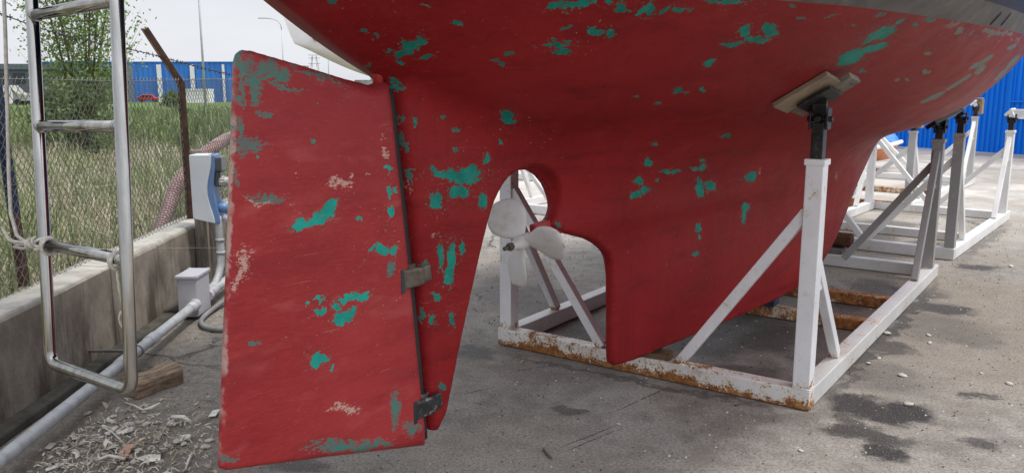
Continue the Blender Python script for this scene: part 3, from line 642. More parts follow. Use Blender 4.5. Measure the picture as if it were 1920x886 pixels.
ft.build('footing', M['footing'], wall, .012)

FX = lambda y: -2.385 - .0015*y - .006*max(0, y-6)
fence = thing('chain_link_fence', 'wire mesh fence with rusty bent posts and barbed strand standing on low wall', 'fence', (0, 0, 0))
def fence_post(y, mat, x=None, bend=True, lean=0.0):
    x = FX(y)+.03 if x is None else x
    p = MB()
    base = Vector((0, 0, .0)); b1 = Vector((lean-.005, .01, 1.0)); tip = b1 + Vector((-.225, -.02, .37))
    w = .046
    # angle section: two flanges
    p.beam(base, b1, w, .007, (0, 1, 0)); p.beam(base+Vector((-w/2, 0, 0)), b1+Vector((-w/2, 0, 0)), .007, w, (0, 1, 0))
    if bend:
        p.beam(b1-Vector((0, 0, .015)), tip, w, .007, (0, 1, 0)); p.beam(b1+Vector((-w/2, 0, -.02)), tip+Vector((-w/2, 0, 0)), .007, w, (0, 1, 0))
    o = p.build('post', mat, fence, .002, (x, y, .488)); return o
fence_post(6.24, M['rustpost'], -2.375)
fence_post(4.15, M['bluepost'], -2.43, True, -.035)
for y in (8.3, 10.4, 12.5, 2.05): fence_post(y, M['rustpost'], None, y < 3)
ms = MB()
s0, s1, pitch, hgt = 1.6, 12.0, .027, 1.03
nz = int(hgt/.028)
for i in range(int((s1-s0)/pitch)):
    ya = s0 + i*pitch; pts = []
    for k in range(nz+1):
        yy = ya + (pitch*1.02 if (k+i) % 2 else 0) + rng.normal(0, .0018); zz = .488 + k*.0285 + rng.normal(0, .001)
        sag = .012*math.sin(ya*2.1)*math.sin(k/nz*PI)
        pts.append((FX(yy) + sag + (.0015 if (k % 2) else -.0015), yy, zz))
    ms.tube(pts, .0021, 3, cap=False)
for zz in (.60, 1.0, 1.50):
    ms.tube([(FX(y)+.002, y, zz+.006*math.sin(y*2)) for y in np.linspace(s0, s1, 40)], .0019, 4)
ms.build('wire_mesh', M['wire'], fence)
bw = MB()
bp = [(-2.50, 2.0, 1.97), (-2.50, 4.17, 1.84), (-2.51, 4.5, 1.79), (-2.51, 6.05, 1.675), (-2.52, 7.7, 1.55), (-2.5, 9.5, 1.5)]
fb = smooth_curve([q[1] for q in bp], [q[2] for q in bp])
bw.tube([(-2.505, y, float(fb(y))) for y in np.linspace(2, 9.5, 60)], .0032, 5)
for y in np.arange(2, 9.5, .085):
    z = float(fb(y))
    for a in (0, 1):
        d = Vector((rng.normal(), rng.normal()*.4, rng.normal())).normalized()*.016
        c = Vector((-2.505, y+a*.006, z)); bw.tube([c-d, c+d], .0026, 4)
bw.build('barbed_wire', M['wire_dark'], fence)

# ------------------------------------------------------------------ the sailboat
boat = thing('sailboat', 'red bottomed sailboat on a steel cradle with green worn paint spots, stern towards us', 'sailboat', BOAT_O, BOAT_RZ)
def build_hull():
    h = .02
    t = np.arange(-2.40, 6.76, h); y = np.arange(-1.46, 1.461, h); z = np.arange(.08, 2.84, h)
    ya = app_half(t[:, None], z[None, :])
    F = hull_f(t[:, None, None], y[None, :, None], z[None, None, :], ya[:, None, :]).astype(np.float64)
    V, Q = surface_nets(F, np.array([t[0], y[0], z[0]]), h)
    V = relax(hull_eval, V, 3)
    me = bpy.data.meshes.new('tmp'); me.from_pydata(V.tolist(), [], Q.tolist()); me.update()
    bm = bmesh.new(); bm.from_mesh(me); bpy.data.meshes.remove(me)
    bmesh.ops.recalc_face_normals(bm, faces=bm.faces)
    for zc in (WL, WL+.085):
        bmesh.ops.bisect_plane(bm, geom=bm.verts[:]+bm.edges[:]+bm.faces[:], plane_co=(0, 0, zc), plane_no=(0, 0, 1), dist=1e-5)
    bm.verts.index_update(); bm.verts.ensure_lookup_table()
    V = np.array([v.co[:] for v in bm.verts])
    Fq = [[v.index for v in f.verts] for f in bm.faces]; cen = np.array([f.calc_center_median()[:] for f in bm.faces]); bm.free()
    nr = grad(hull_eval, V); nr /= np.maximum(np.linalg.norm(nr, axis=1, keepdims=True), 1e-9)
    zc = cen[:, 2]; tc = cen[:, 0]
    keel = (tc > -.12) & (zc < .88)
    skeg = (tc < -.62) & (zc < f_zb(tc)-.12)
    top = zc > WL+.085; band = (zc > WL) & ~top; deck = zc > ZS-.03
    for nm, sel, mt in (('keel', keel, 'red'), ('skeg', skeg, 'red'), ('deck', deck, 'deck'), ('topsides', top & ~deck, 'navy'), ('boot_stripe', band, 'boot'),
                        ('hull_bottom', (zc <= WL) & ~keel & ~skeg, 'red')):
        ids = np.nonzero(sel)[0]
        if mt == 'red': mesh_part(nm, V, [Fq[i] for i in ids], nr, RED, boat, np.clip(np.searchsorted(ZONES, tc[ids])-1, 0, len(RED)-1))
        else: mesh_part(nm, V, [Fq[i] for i in ids], nr, M[mt], boat)
build_hull()

# rudder, hinged on the sloping skeg edge
RUD = [(-1.412, 1.492), (-1.43, 1.497), (-1.483, 1.484), (-1.589, 1.505), (-1.746, 1.543), (-1.904, 1.578), (-1.934, 1.580), (-1.95, 1.570), (-1.958, 1.55), (-2.016, 1.022), (-2.082, .449), (-2.083, .424),
       (-2.06, .408), (-1.73, .328), (-1.29, .216), (-1.281, .222), (-1.281, .30), (-1.304, .50), (-1.352, .98), (-1.402, 1.42)]
def rud_half(t, z):
    d = poly_sdf(t, z, RUD)
    le = np.interp(z, [.2, .5, .98, 1.42, 1.6], [-1.279, -1.304, -1.352, -1.402, -1.42])
    s = np.clip(le-t, 0, 2)
    base = .044 - .030*np.clip((s-.06)/.62, 0, 1)**1.1
    r = np.clip(base*1.05, .012, .045); q = np.clip(d/r, 0, 1)
    return np.where(d > 0, base*np.sqrt(np.clip(1-(1-q)**2, 0, 1)), d)
def rud_eval(P): return np.abs(P[:, 1]) - rud_half(P[:, 0], P[:, 2])
def build_rudder():
    h = .008
    t = np.arange(-2.12, -1.24, h); y = np.arange(-.06, .0601, h); z = np.arange(.17, 1.63, h)
    F = np.abs(y)[None, :, None] - rud_half(t[:, None], z[None, :])[:, None, :]
    V, Q = surface_nets(F, np.array([t[0], y[0], z[0]]), h); V = relax(rud_eval, V, 2, .004)
    me = bpy.data.meshes.new('tmp'); me.from_pydata(V.tolist(), [], Q.tolist())
    bm = bmesh.new(); bm.from_mesh(me); bpy.data.meshes.remove(me); bmesh.ops.recalc_face_normals(bm, faces=bm.faces)
    Fq = [[v.index for v in f.verts] for f in bm.faces]; bm.verts.ensure_lookup_table(); V = np.array([v.co[:] for v in bm.verts]); bm.free()
    nr = grad(rud_eval, V, .003); nr /= np.maximum(np.linalg.norm(nr, axis=1, keepdims=True), 1e-9)
    return mesh_part('rudder', V, Fq, nr, M['red_rudder'], boat)
rudder = build_rudder()
def stock_t(z): return float(np.interp(z, [.2, .5, .98, 1.42, 1.6], [-1.279, -1.304, -1.352, -1.402, -1.42]))
st = MB(); st.tube([(stock_t(1.50)-.03, 0, 1.46), (stock_t(1.55)-.03, 0, 1.66)], .017, 12); st.build('rudder_stock', M['red'], boat)
st = MB(); st.tube([(stock_t(z)+.004, 0, z) for z in np.linspace(.24, 1.47, 20)], .021, 10); st.build('gap_shade_tube', M['tyre'], boat)  # black tube added so the gap ahead of the rudder looks shaded
for zc, mt, w0, w1 in ((.845, 'bronze', -.052, .074), (.372, 'bronze_dark', -.052, .072)):
    g = MB(); tc = stock_t(zc)
    for sy in (-1, 1):                  # one cast strap each side, lapped over the gap between rudder and skeg
        vs = []; fs = []; nu, nv = 24, 14
        for k in range(nu):
            u = k/(nu-1); a = w0 + (w1-w0)*u
            y = .043 + .004*math.sin(u*2.2) + .010*math.exp(-((a-.012)/.018)**2)
            for j in range(nv):
                v = j/(nv-1)*2-1; ed = max(abs(v), abs(u*2-1))
                hh = .036*(1-.16*u)
                vs.append((tc + a - v*hh*.12 + 0, sy*(y + .009*(1-ed**14)), zc + v*hh + .010*u))
        for k in range(nu-1):
            for j in range(nv-1): q_ = (k*nv+j, (k+1)*nv+j, (k+1)*nv+j+1, k*nv+j+1); fs.append(q_ if sy > 0 else q_[::-1])
        g.add(vs, fs, True)
    g.tube([(tc+.014, 0, zc-.034), (tc+.010, 0, zc+.044)], .030, 12)
    fit = g.build('hinge_fitting', M[mt], boat)
    rc = MB(); rc.box((tc+w0-.004, 0, zc-.004), (.018, .0925, .082)); rc.build('recess_shade', M['glassdark'], fit, .002)  # dark slab standing in for shade in the hollow beside the strap
    for sy in (-1, 1):
        bl = MB(); bl.tube([(tc+.043, sy*.030, zc+.012), (tc+.043, sy*.056, zc+.012)], .010, 8); bl.build('bolt', M[mt], fit)

# propeller and shaft
SH0, SH1 = Vector((-.40, 0, .897)), Vector((-.80, 0, .858))
axd = (SH1-SH0).normalized()
s = MB(); s.tube([SH0, SH0.lerp(SH1, .62)], [.022, .019], 12)
s.beam(SH0+Vector((-.03, 0, .012)), SH0.lerp(SH1, .58)+Vector((0, 0, .016)), .032, .075)
s.build('propeller_shaft', M['red'], boat, .004)
hubc = SH0.lerp(SH1, .72)
pr = MB()
prof = [(-.055, .020), (-.05, .027), (.0, .031), (.045, .026), (.05, .019), (.075, .018), (.078, .013), (.098, .012), (.10, .007), (.118, .006)]
pr.tube([hubc + axd*a for a, r in prof], [r for a, r in prof], 14)
prop = pr.build('propeller', M['prop'], boat)
nb = MB(); nb.tube([hubc+axd*.076, hubc+axd*.100], .0165, 6, smooth=False); nb.tube([hubc+axd*.10, hubc+axd*.126], .009, 8); nb.build('nut', M['bronze'], prop, .002)
e1 = Vector((0, -1, 0)); e2 = axd.cross(e1).normalized()
if e2.z < 0: e2 = -e2
for ang in (-1, 131, 246):
    a = R(ang); rad = e1*math.cos(a) + e2*math.sin(a); tan = (-e1*math.sin(a) + e2*math.cos(a))
    vs = []; fs = []; nu, nv = 15, 11
    for side in (1, -1):
        for i in range(nu):
            u = i/(nu-1); r = .022 + .176*u
            w = .018 + .067*math.sin(PI*min(1, u)**1.15)**.85 if u < 1 else .004
            if u > .6: w = (.018+.067*.985)*math.sqrt(max(0, 1-((u-.6)/.405)**2))
            pit = R(37 - 20*u)
            for j in range(nv):
                v = (j/(nv-1)*2-1)
                ch = tan*math.cos(pit) + axd*math.sin(pit); nn = (axd*math.cos(pit) - tan*math.sin(pit))
                th = (.007*(1-u)+.0022)*(1-v*v)**.5 + .0006
                vs.append(hubc + rad*r + ch*(v*w + .012*u) + nn*(side*th - .010*v*v*u))
    K = nu*nv
    for sd in (0, 1):
        for i in range(nu-1):
            for j in range(nv-1): q = (sd*K+i*nv+j, sd*K+(i+1)*nv+j, sd*K+(i+1)*nv+j+1, sd*K+i*nv+j+1); fs.append(q if sd else q[::-1])
    for i in range(nu-1):
        for j in (0, nv-1): fs.append((i*nv+j, (i+1)*nv+j, K+(i+1)*nv+j, K+i*nv+j))
    b = MB(); b.add(vs, fs, True); b.build('blade', M['prop'], prop)

# two dark drain slots in the grey band
def skin(t, z):                          # starboard skin at (t, z)
    yy = np.linspace(0, 1.5, 3000); P = np.stack([np.full_like(yy, t), -yy, np.full_like(yy, z)], 1)
    i = int(np.argmax(hull_eval(P) > 0)); p = P[i]; n = grad(hull_eval, p[None])[0]; return Vector(p), Vector(n/np.linalg.norm(n))
for t_, z_ in ((1.38, WL+.035), (1.58, WL+.042)):
    p, n = skin(t_, z_); b = MB(); tx = Vector((1, 0, .25)).cross(n).normalized(); ty = n.cross(tx).normalized()
    pts = [p + n*.001 + (tx*.035*math.cos(a) + ty*.009*math.sin(a)) for a in np.linspace(0, 2*PI, 16, endpoint=False)]
    b.tube(pts, .004, 6, closed=True); b.add([q for q in pts], [tuple(range(16))]); b.build('drain_slot', M['glassdark'], boat)

# ------------------------------------------------------------------ cradles
def pad_frame(t, b, ang, tilt=R(11)):
    p, n = hull_point(t, b); f = Vector((1, 0, 0)); f = (f - n*f.dot(n)).normalized(); o = f.cross(n).normalized()
    if o.y > 0: o = -o                   # outwards to starboard
    L = f*math.cos(ang) + o*math.sin(ang); S = n.cross(L).normalized()
    if S.x < 0: S = -S
    S, n = S*math.cos(tilt) + n*math.sin(tilt), n*math.cos(tilt) - S*math.sin(tilt)
    return p, n, L, S
bw_m = Matrix.Translation(Vector(BOAT_O)) @ Matrix.Rotation(BOAT_RZ, 4, 'Z')
def make_cradle(label, origin, rz, W, L, cross, posts, mats, group=None):
    """local x runs along the right rail, y to the left, front right corner at the origin"""
    c = thing('boat_cradle', label, 'boat cradle', origin, rz, group)
    rh, rw = .095, .085
    inv = (Matrix.Translation(Vector(origin)) @ Matrix.Rotation(rz, 4, 'Z')).inverted()
    c['_'] = 0; del c['_']
    b = MB(); b.box((rw/2, W/2, rh/2+.004), (rw, W, rh)); b.build('front_rail', mats['front'], c, .005)
    for y in (rw/2, W-rw/2):
        b = MB(); b.box((rw+(L-rw)/2+.001, y, rh/2+.004), (L-rw, rw, rh-.004)); b.build('side_rail', mats['side'], c, .005)
    for x, m, hgt in cross:
        b = MB(); b.box((x, W/2, hgt/2+.004), (rw*.95, W-2*rw-.004, hgt)); b.build('cross_rail', m, c, .005)
    for (x, y, h, sx, foot_in, foot_fw, zi, zf, mat, head, tilt) in posts:
        pw = .078
        b = MB(); b.box((x, y, (rh+h)/2), (pw, pw, h-rh-.004)); 
        b.box((x, y, h-.006), (pw+.014, pw+.014, .028))
        po = b.build('post', M[mat] if isinstance(mat, str) else mat, c, .004)
        wl_ = MB(); wp = []
        for k in range(28):
            e, f_ = divmod(k, 7); f_ = f_/7*2-1; h2 = pw/2+.001
            q_ = [(f_*h2, -h2), (h2, f_*h2), (-f_*h2, h2), (-h2, -f_*h2)][e]; wp.append((x+q_[0], y+q_[1], rh+.004+random.uniform(-.001, .002)))
        wl_.tube(wp, [random.uniform(.004, .0068) for _ in wp], 6, closed=True); wl_.build('weld_bead', mats['side'], po)
        fwd = 1 if x < L/2 else -1
        inn = 1 if y < W/2 else -1
        bm_ = M['white_far'] if not isinstance(mat, str) else M[mat]
        bm_ = mats.get('brace', bm_)
        b = MB(); b.beam((x, y+inn*(pw/2-.01), zi), (x-.01*fwd, foot_in, rh+.004), .05, .05, (1, 0, 0)); b.build('brace', bm_, po, .004)
        b = MB(); b.beam((x+fwd*(pw/2-.01), y, zf), (foot_fw, y, rh+.004), .05, .045, (0, 1, 0)); 
        zz = zf*.74; b.beam((x+fwd*(pw/2-.005), y, zz), (x+fwd*abs(foot_fw-x)*(zf-zz)/(zf-rh)*.98, y, zz), .03, .03, (0, 1, 0))
        b.build('brace', bm_, po, .004)
        if head is None: continue
        top = head[0]
        s = MB(); s.box((x, y, h+(top-h)*.38), (.058, .052, (top-h)*.80)); 
        sc = s.build('screw_jack', M['black_iron'], po, .004)
        for zq, rr in ((h+.018, .008), (h+(top-h)*.45, .0095)):
            s = MB(); s.tube([(x-.034, y, zq), (x+.034, y, zq)], rr, 8); s.build('bolt', M['black_iron'], sc)
        k = MB()
        zk = h + (top-h)*.80
        for dy in (-.036, .036): k.box((x, y+dy, zk+.012), (.064, .010, .095))
        k.tube([(x, y-.055, zk+.01), (x, y+.055, zk+.01)], .013, 10)
        k.tube([(x-.045, y, zk+.01), (x+.03, y, zk+.01)], .015, 10)
        k.build('clevis', M['black_iron'], sc, .003)
        if len(head) > 1:                # pad: centre, normal, long axis in cradle space
            pc, pn, pl = head[1:4]
            Mx = Matrix((pl, pn.cross(pl).normalized(), pn)).transposed()
            d = MB(); d.box(pc, head[4], Mx)
            d.beam(Vector((x, y, zk+.03)), pc, .06, .05)
            d.build('pad', head[5] if len(head) > 5 else M['black_iron'], sc, .003)
    return c, inv

CO, CRZ, CW, CL = (1.363, 3.713, 0), R(54.77), 1.77, 3.37
invc = (Matrix.Translation(Vector(CO)) @ Matrix.Rotation(CRZ, 4, 'Z')).inverted()
def to_cradle(p): return invc @ (bw_m @ p)
def dir_cradle(d): return (invc.to_3x3() @ (bw_m.to_3x3() @ d))
def hull_pad(t, b, ang, off):
    p, n, Lx, S = pad_frame(t, b, ang)
    return to_cradle(p + n*off), -dir_cradle(n), dir_cradle(Lx)
def cradle_to_boat(x, y):
    w = (Matrix.Translation(Vector(CO)) @ Matrix.Rotation(CRZ, 4, 'Z')) @ Vector((x, y, 0)); q = bw_m.inverted() @ w; return q.x, -q.y
px_, py_ = .045, .045
t1, b1 = cradle_to_boat(px_, py_)
p1 = hull_pad(t1-.05, b1-.02, R(88), .072)
t2, b2 = cradle_to_boat(3.17, .045)
p2 = hull_pad(t2+.02, b2, R(20), .026)
def zof(p): return p[0].z - .05
posts1 = [
    (px_, py_, 1.15, 1, .66, .60, .92, .74, 'white_foot', (zof(p1), p1[0], p1[1], p1[2], (.16, .13, .012)), 0),
    (px_, CW-.05, 1.06, 1, 1.10, .55, .90, .80, 'white_foot', (1.40,), 0),
    (3.17, .045, 1.065, 1, .66, 2.66, .88, .98, 'grey_far', (zof(p2), p2[0], p2[1], p2[2], (.36, .09, .03)), 0),
    (3.17, CW-.05, 1.065, 1, 1.1, 2.66, .88, .98, 'white_far', (1.17,), 0)]
cr1, _ = make_cradle('rusty white steel cradle carrying the red sailboat', CO, CRZ, CW, CL,
    [(1.50, M['rail_brown'], .07), (2.13, M['rail_brown'], .075), (3.32, M['white_scuffed'], .09)], posts1, {'front': M['white_rusty'], 'side': M['white_scuffed']})

def plain_posts(W, L, hs, mats_=None):
    o = []
    sp = [(.045, .045, hs[0]), (L-.2, .045, hs[1]), (L-.2, W-.045, hs[2]), (.045, W-.045, hs[3])]
    for i, (x, y, h) in enumerate(sp):
        if h is None: continue
        sx = 1 if x < L/2 else -1; inn = 1 if y < W/2 else -1
        pn = Vector((0, inn*.75, .66)).normalized(); pl = Vector((1, 0, 0)) if i % 2 else Vector((.92, -.25*inn, .28)).normalized(); pl = (pl-pn*pl.dot(pn)).normalized()
        pc = Vector((x, y-inn*.01, h+.17)) + pn*.045
        mat = M[mats_[i]] if mats_ else M['white_far']
        o.append((x, y, h, 1, y+inn*min(.75, W*.46), x+sx*.5, h*.8, h*.93, mat, (h+.15, pc, pn, pl, (.26, .09, .02), HEADM[i % 2]), 0))
    return o
HEADM = [M['black_iron'], M['white']]
make_cradle('empty white cradle just beyond the bow end of the rusty one', (3.72, 7.04, 0), R(51.6), 1.47, 2.75, [(1.0, M['white_scuffed'], .08), (2.70, M['white_far'], .085)],
    plain_posts(1.47, 2.75, (1.06, .97, 1.06, 1.06), ('grey_far', 'white_far', 'white_far', 'white_far')), {'front': M['white_scuffed'], 'side': M['white_far']}, 'empty cradles standing about the yard')
c3, _ = make_cradle('empty white cradle with wood capped posts behind the other two on the right', (4.60, 9.75, 0), R(51), 1.5, 3.5, [(1.7, M['rail_brown'], .07), (3.45, M['white_far'], .085)],
    plain_posts(1.5, 3.5, (.92, .98, .95, .95), ('grey_far2', 'grey_far2', 'white_far', 'white_far')), {'front': M['rail_brown'], 'side': M['white_far']}, 'empty cradles standing about the yard')
for (x, y, h) in ((.045, .045, .92), (3.3, .045, .98)):
    b = MB(); b.box((x+.05, y-.045, h+.14), (.13, .07, .20)); b.box((x+.05, y-.005, h+.255), (.17, .13, .03)); b.build('wood_cap', M['ply'], c3, .006)
make_cradle('empty white cradle seen behind the propeller', (1.06, 8.98, 0), R(52), 1.5, 2.6, [(1.2, M['greyblock'], .09), (2.55, M['white_far'], .085)],
    plain_posts(1.5, 2.6, (1.0, 1.0, 1.0, 1.0)), {'front': M['white_far'], 'side': M['white_far']}, 'empty cradles standing about the yard')
make_cradle('farthest empty cradle, seen small through the top of the propeller opening', (.42, 12.72, 0), R(52), 1.5, 2.6, [(1.2, M['white_far'], .085), (2.55, M['white_far'], .085)],
    plain_posts(1.5, 2.6, (1.0, 1.0, 1.0, 1.0)), {'front': M['white_far'], 'side': M['white_far']}, 'empty cradles standing about the yard')

# planks squeezed between pad and hull
def plank(label, t, b, ang, off, size, mat, sl=0, ss=0):
    p, n, Lx, S = pad_frame(t, b, ang)
    Mx = Matrix((Lx, S, Lx.cross(S))).transposed().to_4x4()
    w = bw_m @ (Matrix.Translation(p + n*off + Lx*sl + S*ss) @ Mx)
    q = MB(); q.box((0, 0, 0), size); o = q.build('plank', M[mat], None, .003); o.matrix_world = w
    return setp(o, label, 'plank', 'planks under the hull')
plank('pale plank on the left over the support pad, flat against the red hull', t1-.05, b1-.02, R(88), .042, (.26, .13, .022), 'ply', -.02, -.070)
plank('stained plank end on the right over the support pad against the hull', t1-.05, b1-.02, R(90), .042, (.29, .10, .026), 'ply_edge', .012, .048)

def cw(x, y, z=0): return (Matrix.Translation(Vector(CO)) @ Matrix.Rotation(CRZ, 4, 'Z')) @ Vector((x, y, z))
def block(name, label, cat, x, y, z, size, rz, mat, group=None, bev=.006):
    q = MB(); q.box((0, 0, size[2]/2), size); o = q.build(name, M[mat], None, bev)
    o.location = cw(x, y, z); o.rotation_euler = (0, 0, CRZ+rz); return setp(o, label, cat, group)
block('board', 'brown board lying on the rusty front rail under the keel', 'board', .05, .86, .101, (.10, .30, .028), R(8), 'brownboard')
block('keel_block', 'dark green block on the brown board under the keel', 'block', .06, .87, .130, (.10, .17, .030), R(-6), 'greenblock')
block('keel_block', 'dark blue block with worn yellow edges under the keel on the rusty cross rail', 'block', 1.50, .80, .076, (.14, .30, .045), R(5), 'blueblock')
block('keel_block', 'thin worn block topmost under the keel on the cross rail', 'block', 1.49, .79, .122, (.11, .2, .03), R(-7), 'blueblock')
block('support_block', 'grey block under the brown log beyond the keel', 'block', 3.42, .80, 0, (.2, .16, .14), R(4), 'greyblock')
lg = MB(); lg.tube([(0, -.36, 0), (0, -.355, 0), (0, .355, 0), (0, .36, 0)], [.05, .062, .064, .052], 12); lo = lg.build('log', M['log']); lo.location = cw(3.42, 1.02, .203); lo.rotation_euler = (0, 0, CRZ)
setp(lo, 'dark brown log resting on the grey block beyond the keel', 'log')

# ------------------------------------------------------------------ ladder, rope, pipes, socket column
LR, LL = Vector((-.984, 2.10, 0)), Vector((-1.353, 2.398, 0))
lad = thing('boarding_ladder', 'bent stainless tube ladder hanging in front of the wire fence', 'ladder', ((LR.x+LL.x)/2, (LR.y+LL.y)/2, 0), 0)
lo_ = lad.location.copy(); a_ = LR-lo_; b_ = LL-lo_
lean = Vector((.0279, .0344, 0))
def lp(base, z): return base + lean*(z-.706) + Vector((0, 0, z))
zb_ = .695
def bend(p0, p1, p2, r, n=7):
    d0 = (p0-p1).normalized(); d2 = (p2-p1).normalized(); q0 = p1+d0*r; q2 = p1+d2*r
    return [(q0*(1-u)+p1*u)*(1-u) + (p1*(1-u)+q2*u)*u for u in np.linspace(0, 1, n)]
ra = .0168
zbot = .706
A0, A1, B1, B0 = lp(a_, 2.55), lp(a_, zbot), lp(b_, zbot-.022), lp(b_, 2.55)
q = MB(); q.tube([A0] + bend(A0, A1, B1, .042) + bend(A1, B1, B0, .042) + [B0], ra, 16); q.build('rail', M['steel'], lad)
for z in (1.044, 1.380, 1.683, 2.02, 2.35):
    q = MB(); q.tube([lp(a_, z+.008), lp(b_, z-.008)], ra*.95, 14)
    for e, s_ in ((lp(a_, z+.008), 1), (lp(b_, z-.008), -1)):
        d = (b_-a_).normalized()*s_; q.tube([e+d*.012, e+d*.020, e+d*.026], [ra*1.02, ra*1.12, ra*.98], 14)
    q.build('rung', M['steel'], lad)
def rings(q, c, ax, r, n, step, rr=.005):
    ax = ax.normalized(); u = ax.orthogonal().normalized(); v = ax.cross(u)
    for i in range(n):
        cc = c + ax*(i-(n-1)/2)*step + Vector((rng.normal(), rng.normal(), rng.normal()))*.001
        t = rng.normal(0, .18)
        q.tube([cc + u*math.cos(a)*r + v*math.sin(a)*r + ax*(math.sin(a)*r*t) for a in np.linspace(0, 2*PI, 18, endpoint=False)], rr, 6, closed=True)
kn = lp(b_, 1.035) + lo_
q = MB()
hang = [(-1.549, 2.7, 1.835), (-1.55, 2.68, 1.644), (-1.556, 2.66, 1.419), (-1.556, 2.63, 1.208), (-1.545, 2.6, 1.096), (-1.509, 2.56, 1.033), (-1.445, 2.5, 1.02), tuple(kn + Vector((-.02, .0, 0)))]
q.tube([Vector(p) for p in hang], .0058, 7)
rings(q, kn, Vector((0, 0, 1)), ra+.006, 3, .011); rings(q, kn + (a_-b_).normalized()*.03, a_-b_, ra+.006, 2, .011)
rings(q, kn + Vector((-.045, .02, .0)), Vector((1, -.4, .2)), .013, 4, .010)
for k in range(3): q.tube([kn+Vector((-.05, .02, 0)), kn+Vector((-.09-.02*k, .05, .012*(k-1)-.01)), kn+Vector((-.16-.015*k, .12, .03*(k-1)))], .0045, 6)
rop = setp(q.build('rope', M['rope']), 'pale rope hanging down and knotted round the far leg of the ladder', 'rope')
q = MB(); kr = lp(a_, 1.046) + lo_ + (b_-a_).normalized()*.045
rings(q, kr, b_-a_, ra+.006, 2, .010)
lp0 = kr + Vector((0, -.01, -.02))
q.tube([lp0 + Vector((0, 0, 0)), lp0+Vector((.004, -.004, -.05)), lp0+Vector((.012, -.006, -.10)), lp0+Vector((.02, -.004, -.13)), lp0+Vector((.034, -.002, -.10)), lp0+Vector((.036, 0, -.04)), lp0+Vector((.03, 0, .04)), lp0+Vector((.026, 0, .14))], .0042, 6)
q.tube([lp0+Vector((.014, -.004, -.135)) + Vector((math.cos(a)*.016, .004*math.sin(2*a), math.sin(a)*.026)) for a in np.linspace(0, 2*PI, 18, endpoint=False)], .0042, 6, closed=True)
setp(q.build('cord_loop', M['rope']), 'short cord tied round the lower rung with its loop dangling', 'cord')

pipe = thing('conduit_pipe', 'long grey plastic pipe running along the foot of the low wall', 'pipe', (-1.95, 3.2, 0))
PX = lambda y: -1.925 - .040*(y-3.2)
def pv(y, z=.102): return Vector((PX(y)+1.95, y-3.2, z))
q = MB(); q.tube([pv(y) for y in np.linspace(.6, 5.23, 12)], .0285, 16); q.build('pipe_length', M['pvc'], pipe)
q = MB(); q.tube([pv(y) for y in np.linspace(5.50, 8.5, 8)], .030, 16); q.build('pipe_length', M['pvc'], pipe)
for y in (4.12, 4.50, 5.18, 5.60):
    q = MB(); q.tube([pv(y-.05), pv(y-.048), pv(y+.048), pv(y+.05)], [.0290, .0335, .0335, .0290], 16); q.build('coupling', M['pvc'], pipe)
for y in (2.5, 4.30, 6.3):
    q = MB(); c = pv(y); q.tube([c + Vector((math.cos(a)*.031, 0, math.sin(a)*.031)) for a in np.linspace(0, 2*PI, 20, endpoint=False)], .0045, 6, closed=True)
    q.beam(c+Vector((-.03, 0, 0)), c+Vector((WX(y)-PX(y), 0, 0)), .02, .012); q.build('clip', M['wire'], pipe)

jb = thing('junction_box', 'grey plastic junction box where the pipe meets the socket column', 'junction box', (-2.055, 5.36, .012))
q = MB(); q.box((0, 0, .13), (.125, .235, .245)); q.build('box_body', M['greybox'], jb, .006)
q = MB(); q.box((.0, 0, .264), (.140, .250, .022)); q.build('lid', M['greybox'], jb, .005)
for yy in (-.123, .123):
    q = MB(); q.tube([(.045, yy-.02, .09), (.045, yy+.02, .09)], .038, 14); q.build('gland', M['greybox'], jb)
q = MB()
for dx in (-.06, .06):
    for dy in (-.11, .11): q.tube([(dx, dy, .27), (dx, dy, .279)], .008, 8)
q.build('screw', M['greybox'], jb)

bd = thing('mounting_post', 'pair of weathered grey boards fixed upright to the wall behind the socket box', 'post', (-2.205, 5.96, 0))
for dx, w, z0_, z1_, dy in ((0, .075, .06, 1.02, 0), (.075, .05, .10, .60, .03)):
    q = MB(); q.box((dx, dy, (z0_+z1_)/2), (w, .035, z1_-z0_)); q.build('plank', M['timber_grey'], bd, .003)
sk = thing('socket_box', 'white and pale blue weatherproof socket box on the upright boards', 'socket box', (-2.17, 5.86, .53))
# white body seen from its side: wavy front edge; blue front shell follows the wave
def wave(z): return .108 + .020*math.sin((z-.06)/.47*2*PI*1.02+2.6)
zz = np.linspace(0, .47, 26)
poly = [(-.02, 0.035), (-.02, .47)] + [(wave(z), z) for z in zz[::-1]]
poly = [(x, max(z, .035*(1-(x+.02)/.15)) if z < .04 else z) for x, z in poly]
My = Matrix(((1, 0, 0), (0, 0, -1), (0, 1, 0))).to_4x4()
q = MB(); q.prism(poly, My, .15); q.build('body', M['whiteplastic'], sk, .004)
poly = [(wave(z)-.03, z) for z in zz] + [(wave(z)+.030+.012*math.sin(z*9), z) for z in zz[::-1]]
q = MB(); q.prism(poly, My, .128); q.build('front_shell', M['blueplastic'], sk, .006)
q = MB(); q.box((.165, 0, .405), (.05, .12, .105)); q.build('flap', M['darkplastic'], sk, .012)
q = MB(); q.box((.155, 0, .30), (.04, .10, .10)); q.build('socket_panel', M['darkplastic'], sk, .008)
q = MB(); pts = [(.165, -.02, .285), (.19, -.02, .285), (.20, -.02, .285), (.226, -.02, .285)]
q.tube(pts, [.036, .036, .031, .028], 18)
for a in np.linspace(0, 2*PI, 12, endpoint=False): q.tube([(.168, -.02+.037*math.cos(a), .285+.037*math.sin(a)), (.20, -.02+.033*math.cos(a), .285+.033*math.sin(a))], .005, 5)
q.build('knob', M['knobplastic'], sk)
q = MB(); q.tube([(.14, -.01, .12), (.17, -.012, .105), (.215, -.015, .085)], [.034, .036, .033], 14); q.build('plug_socket', M['blueplastic'], sk)
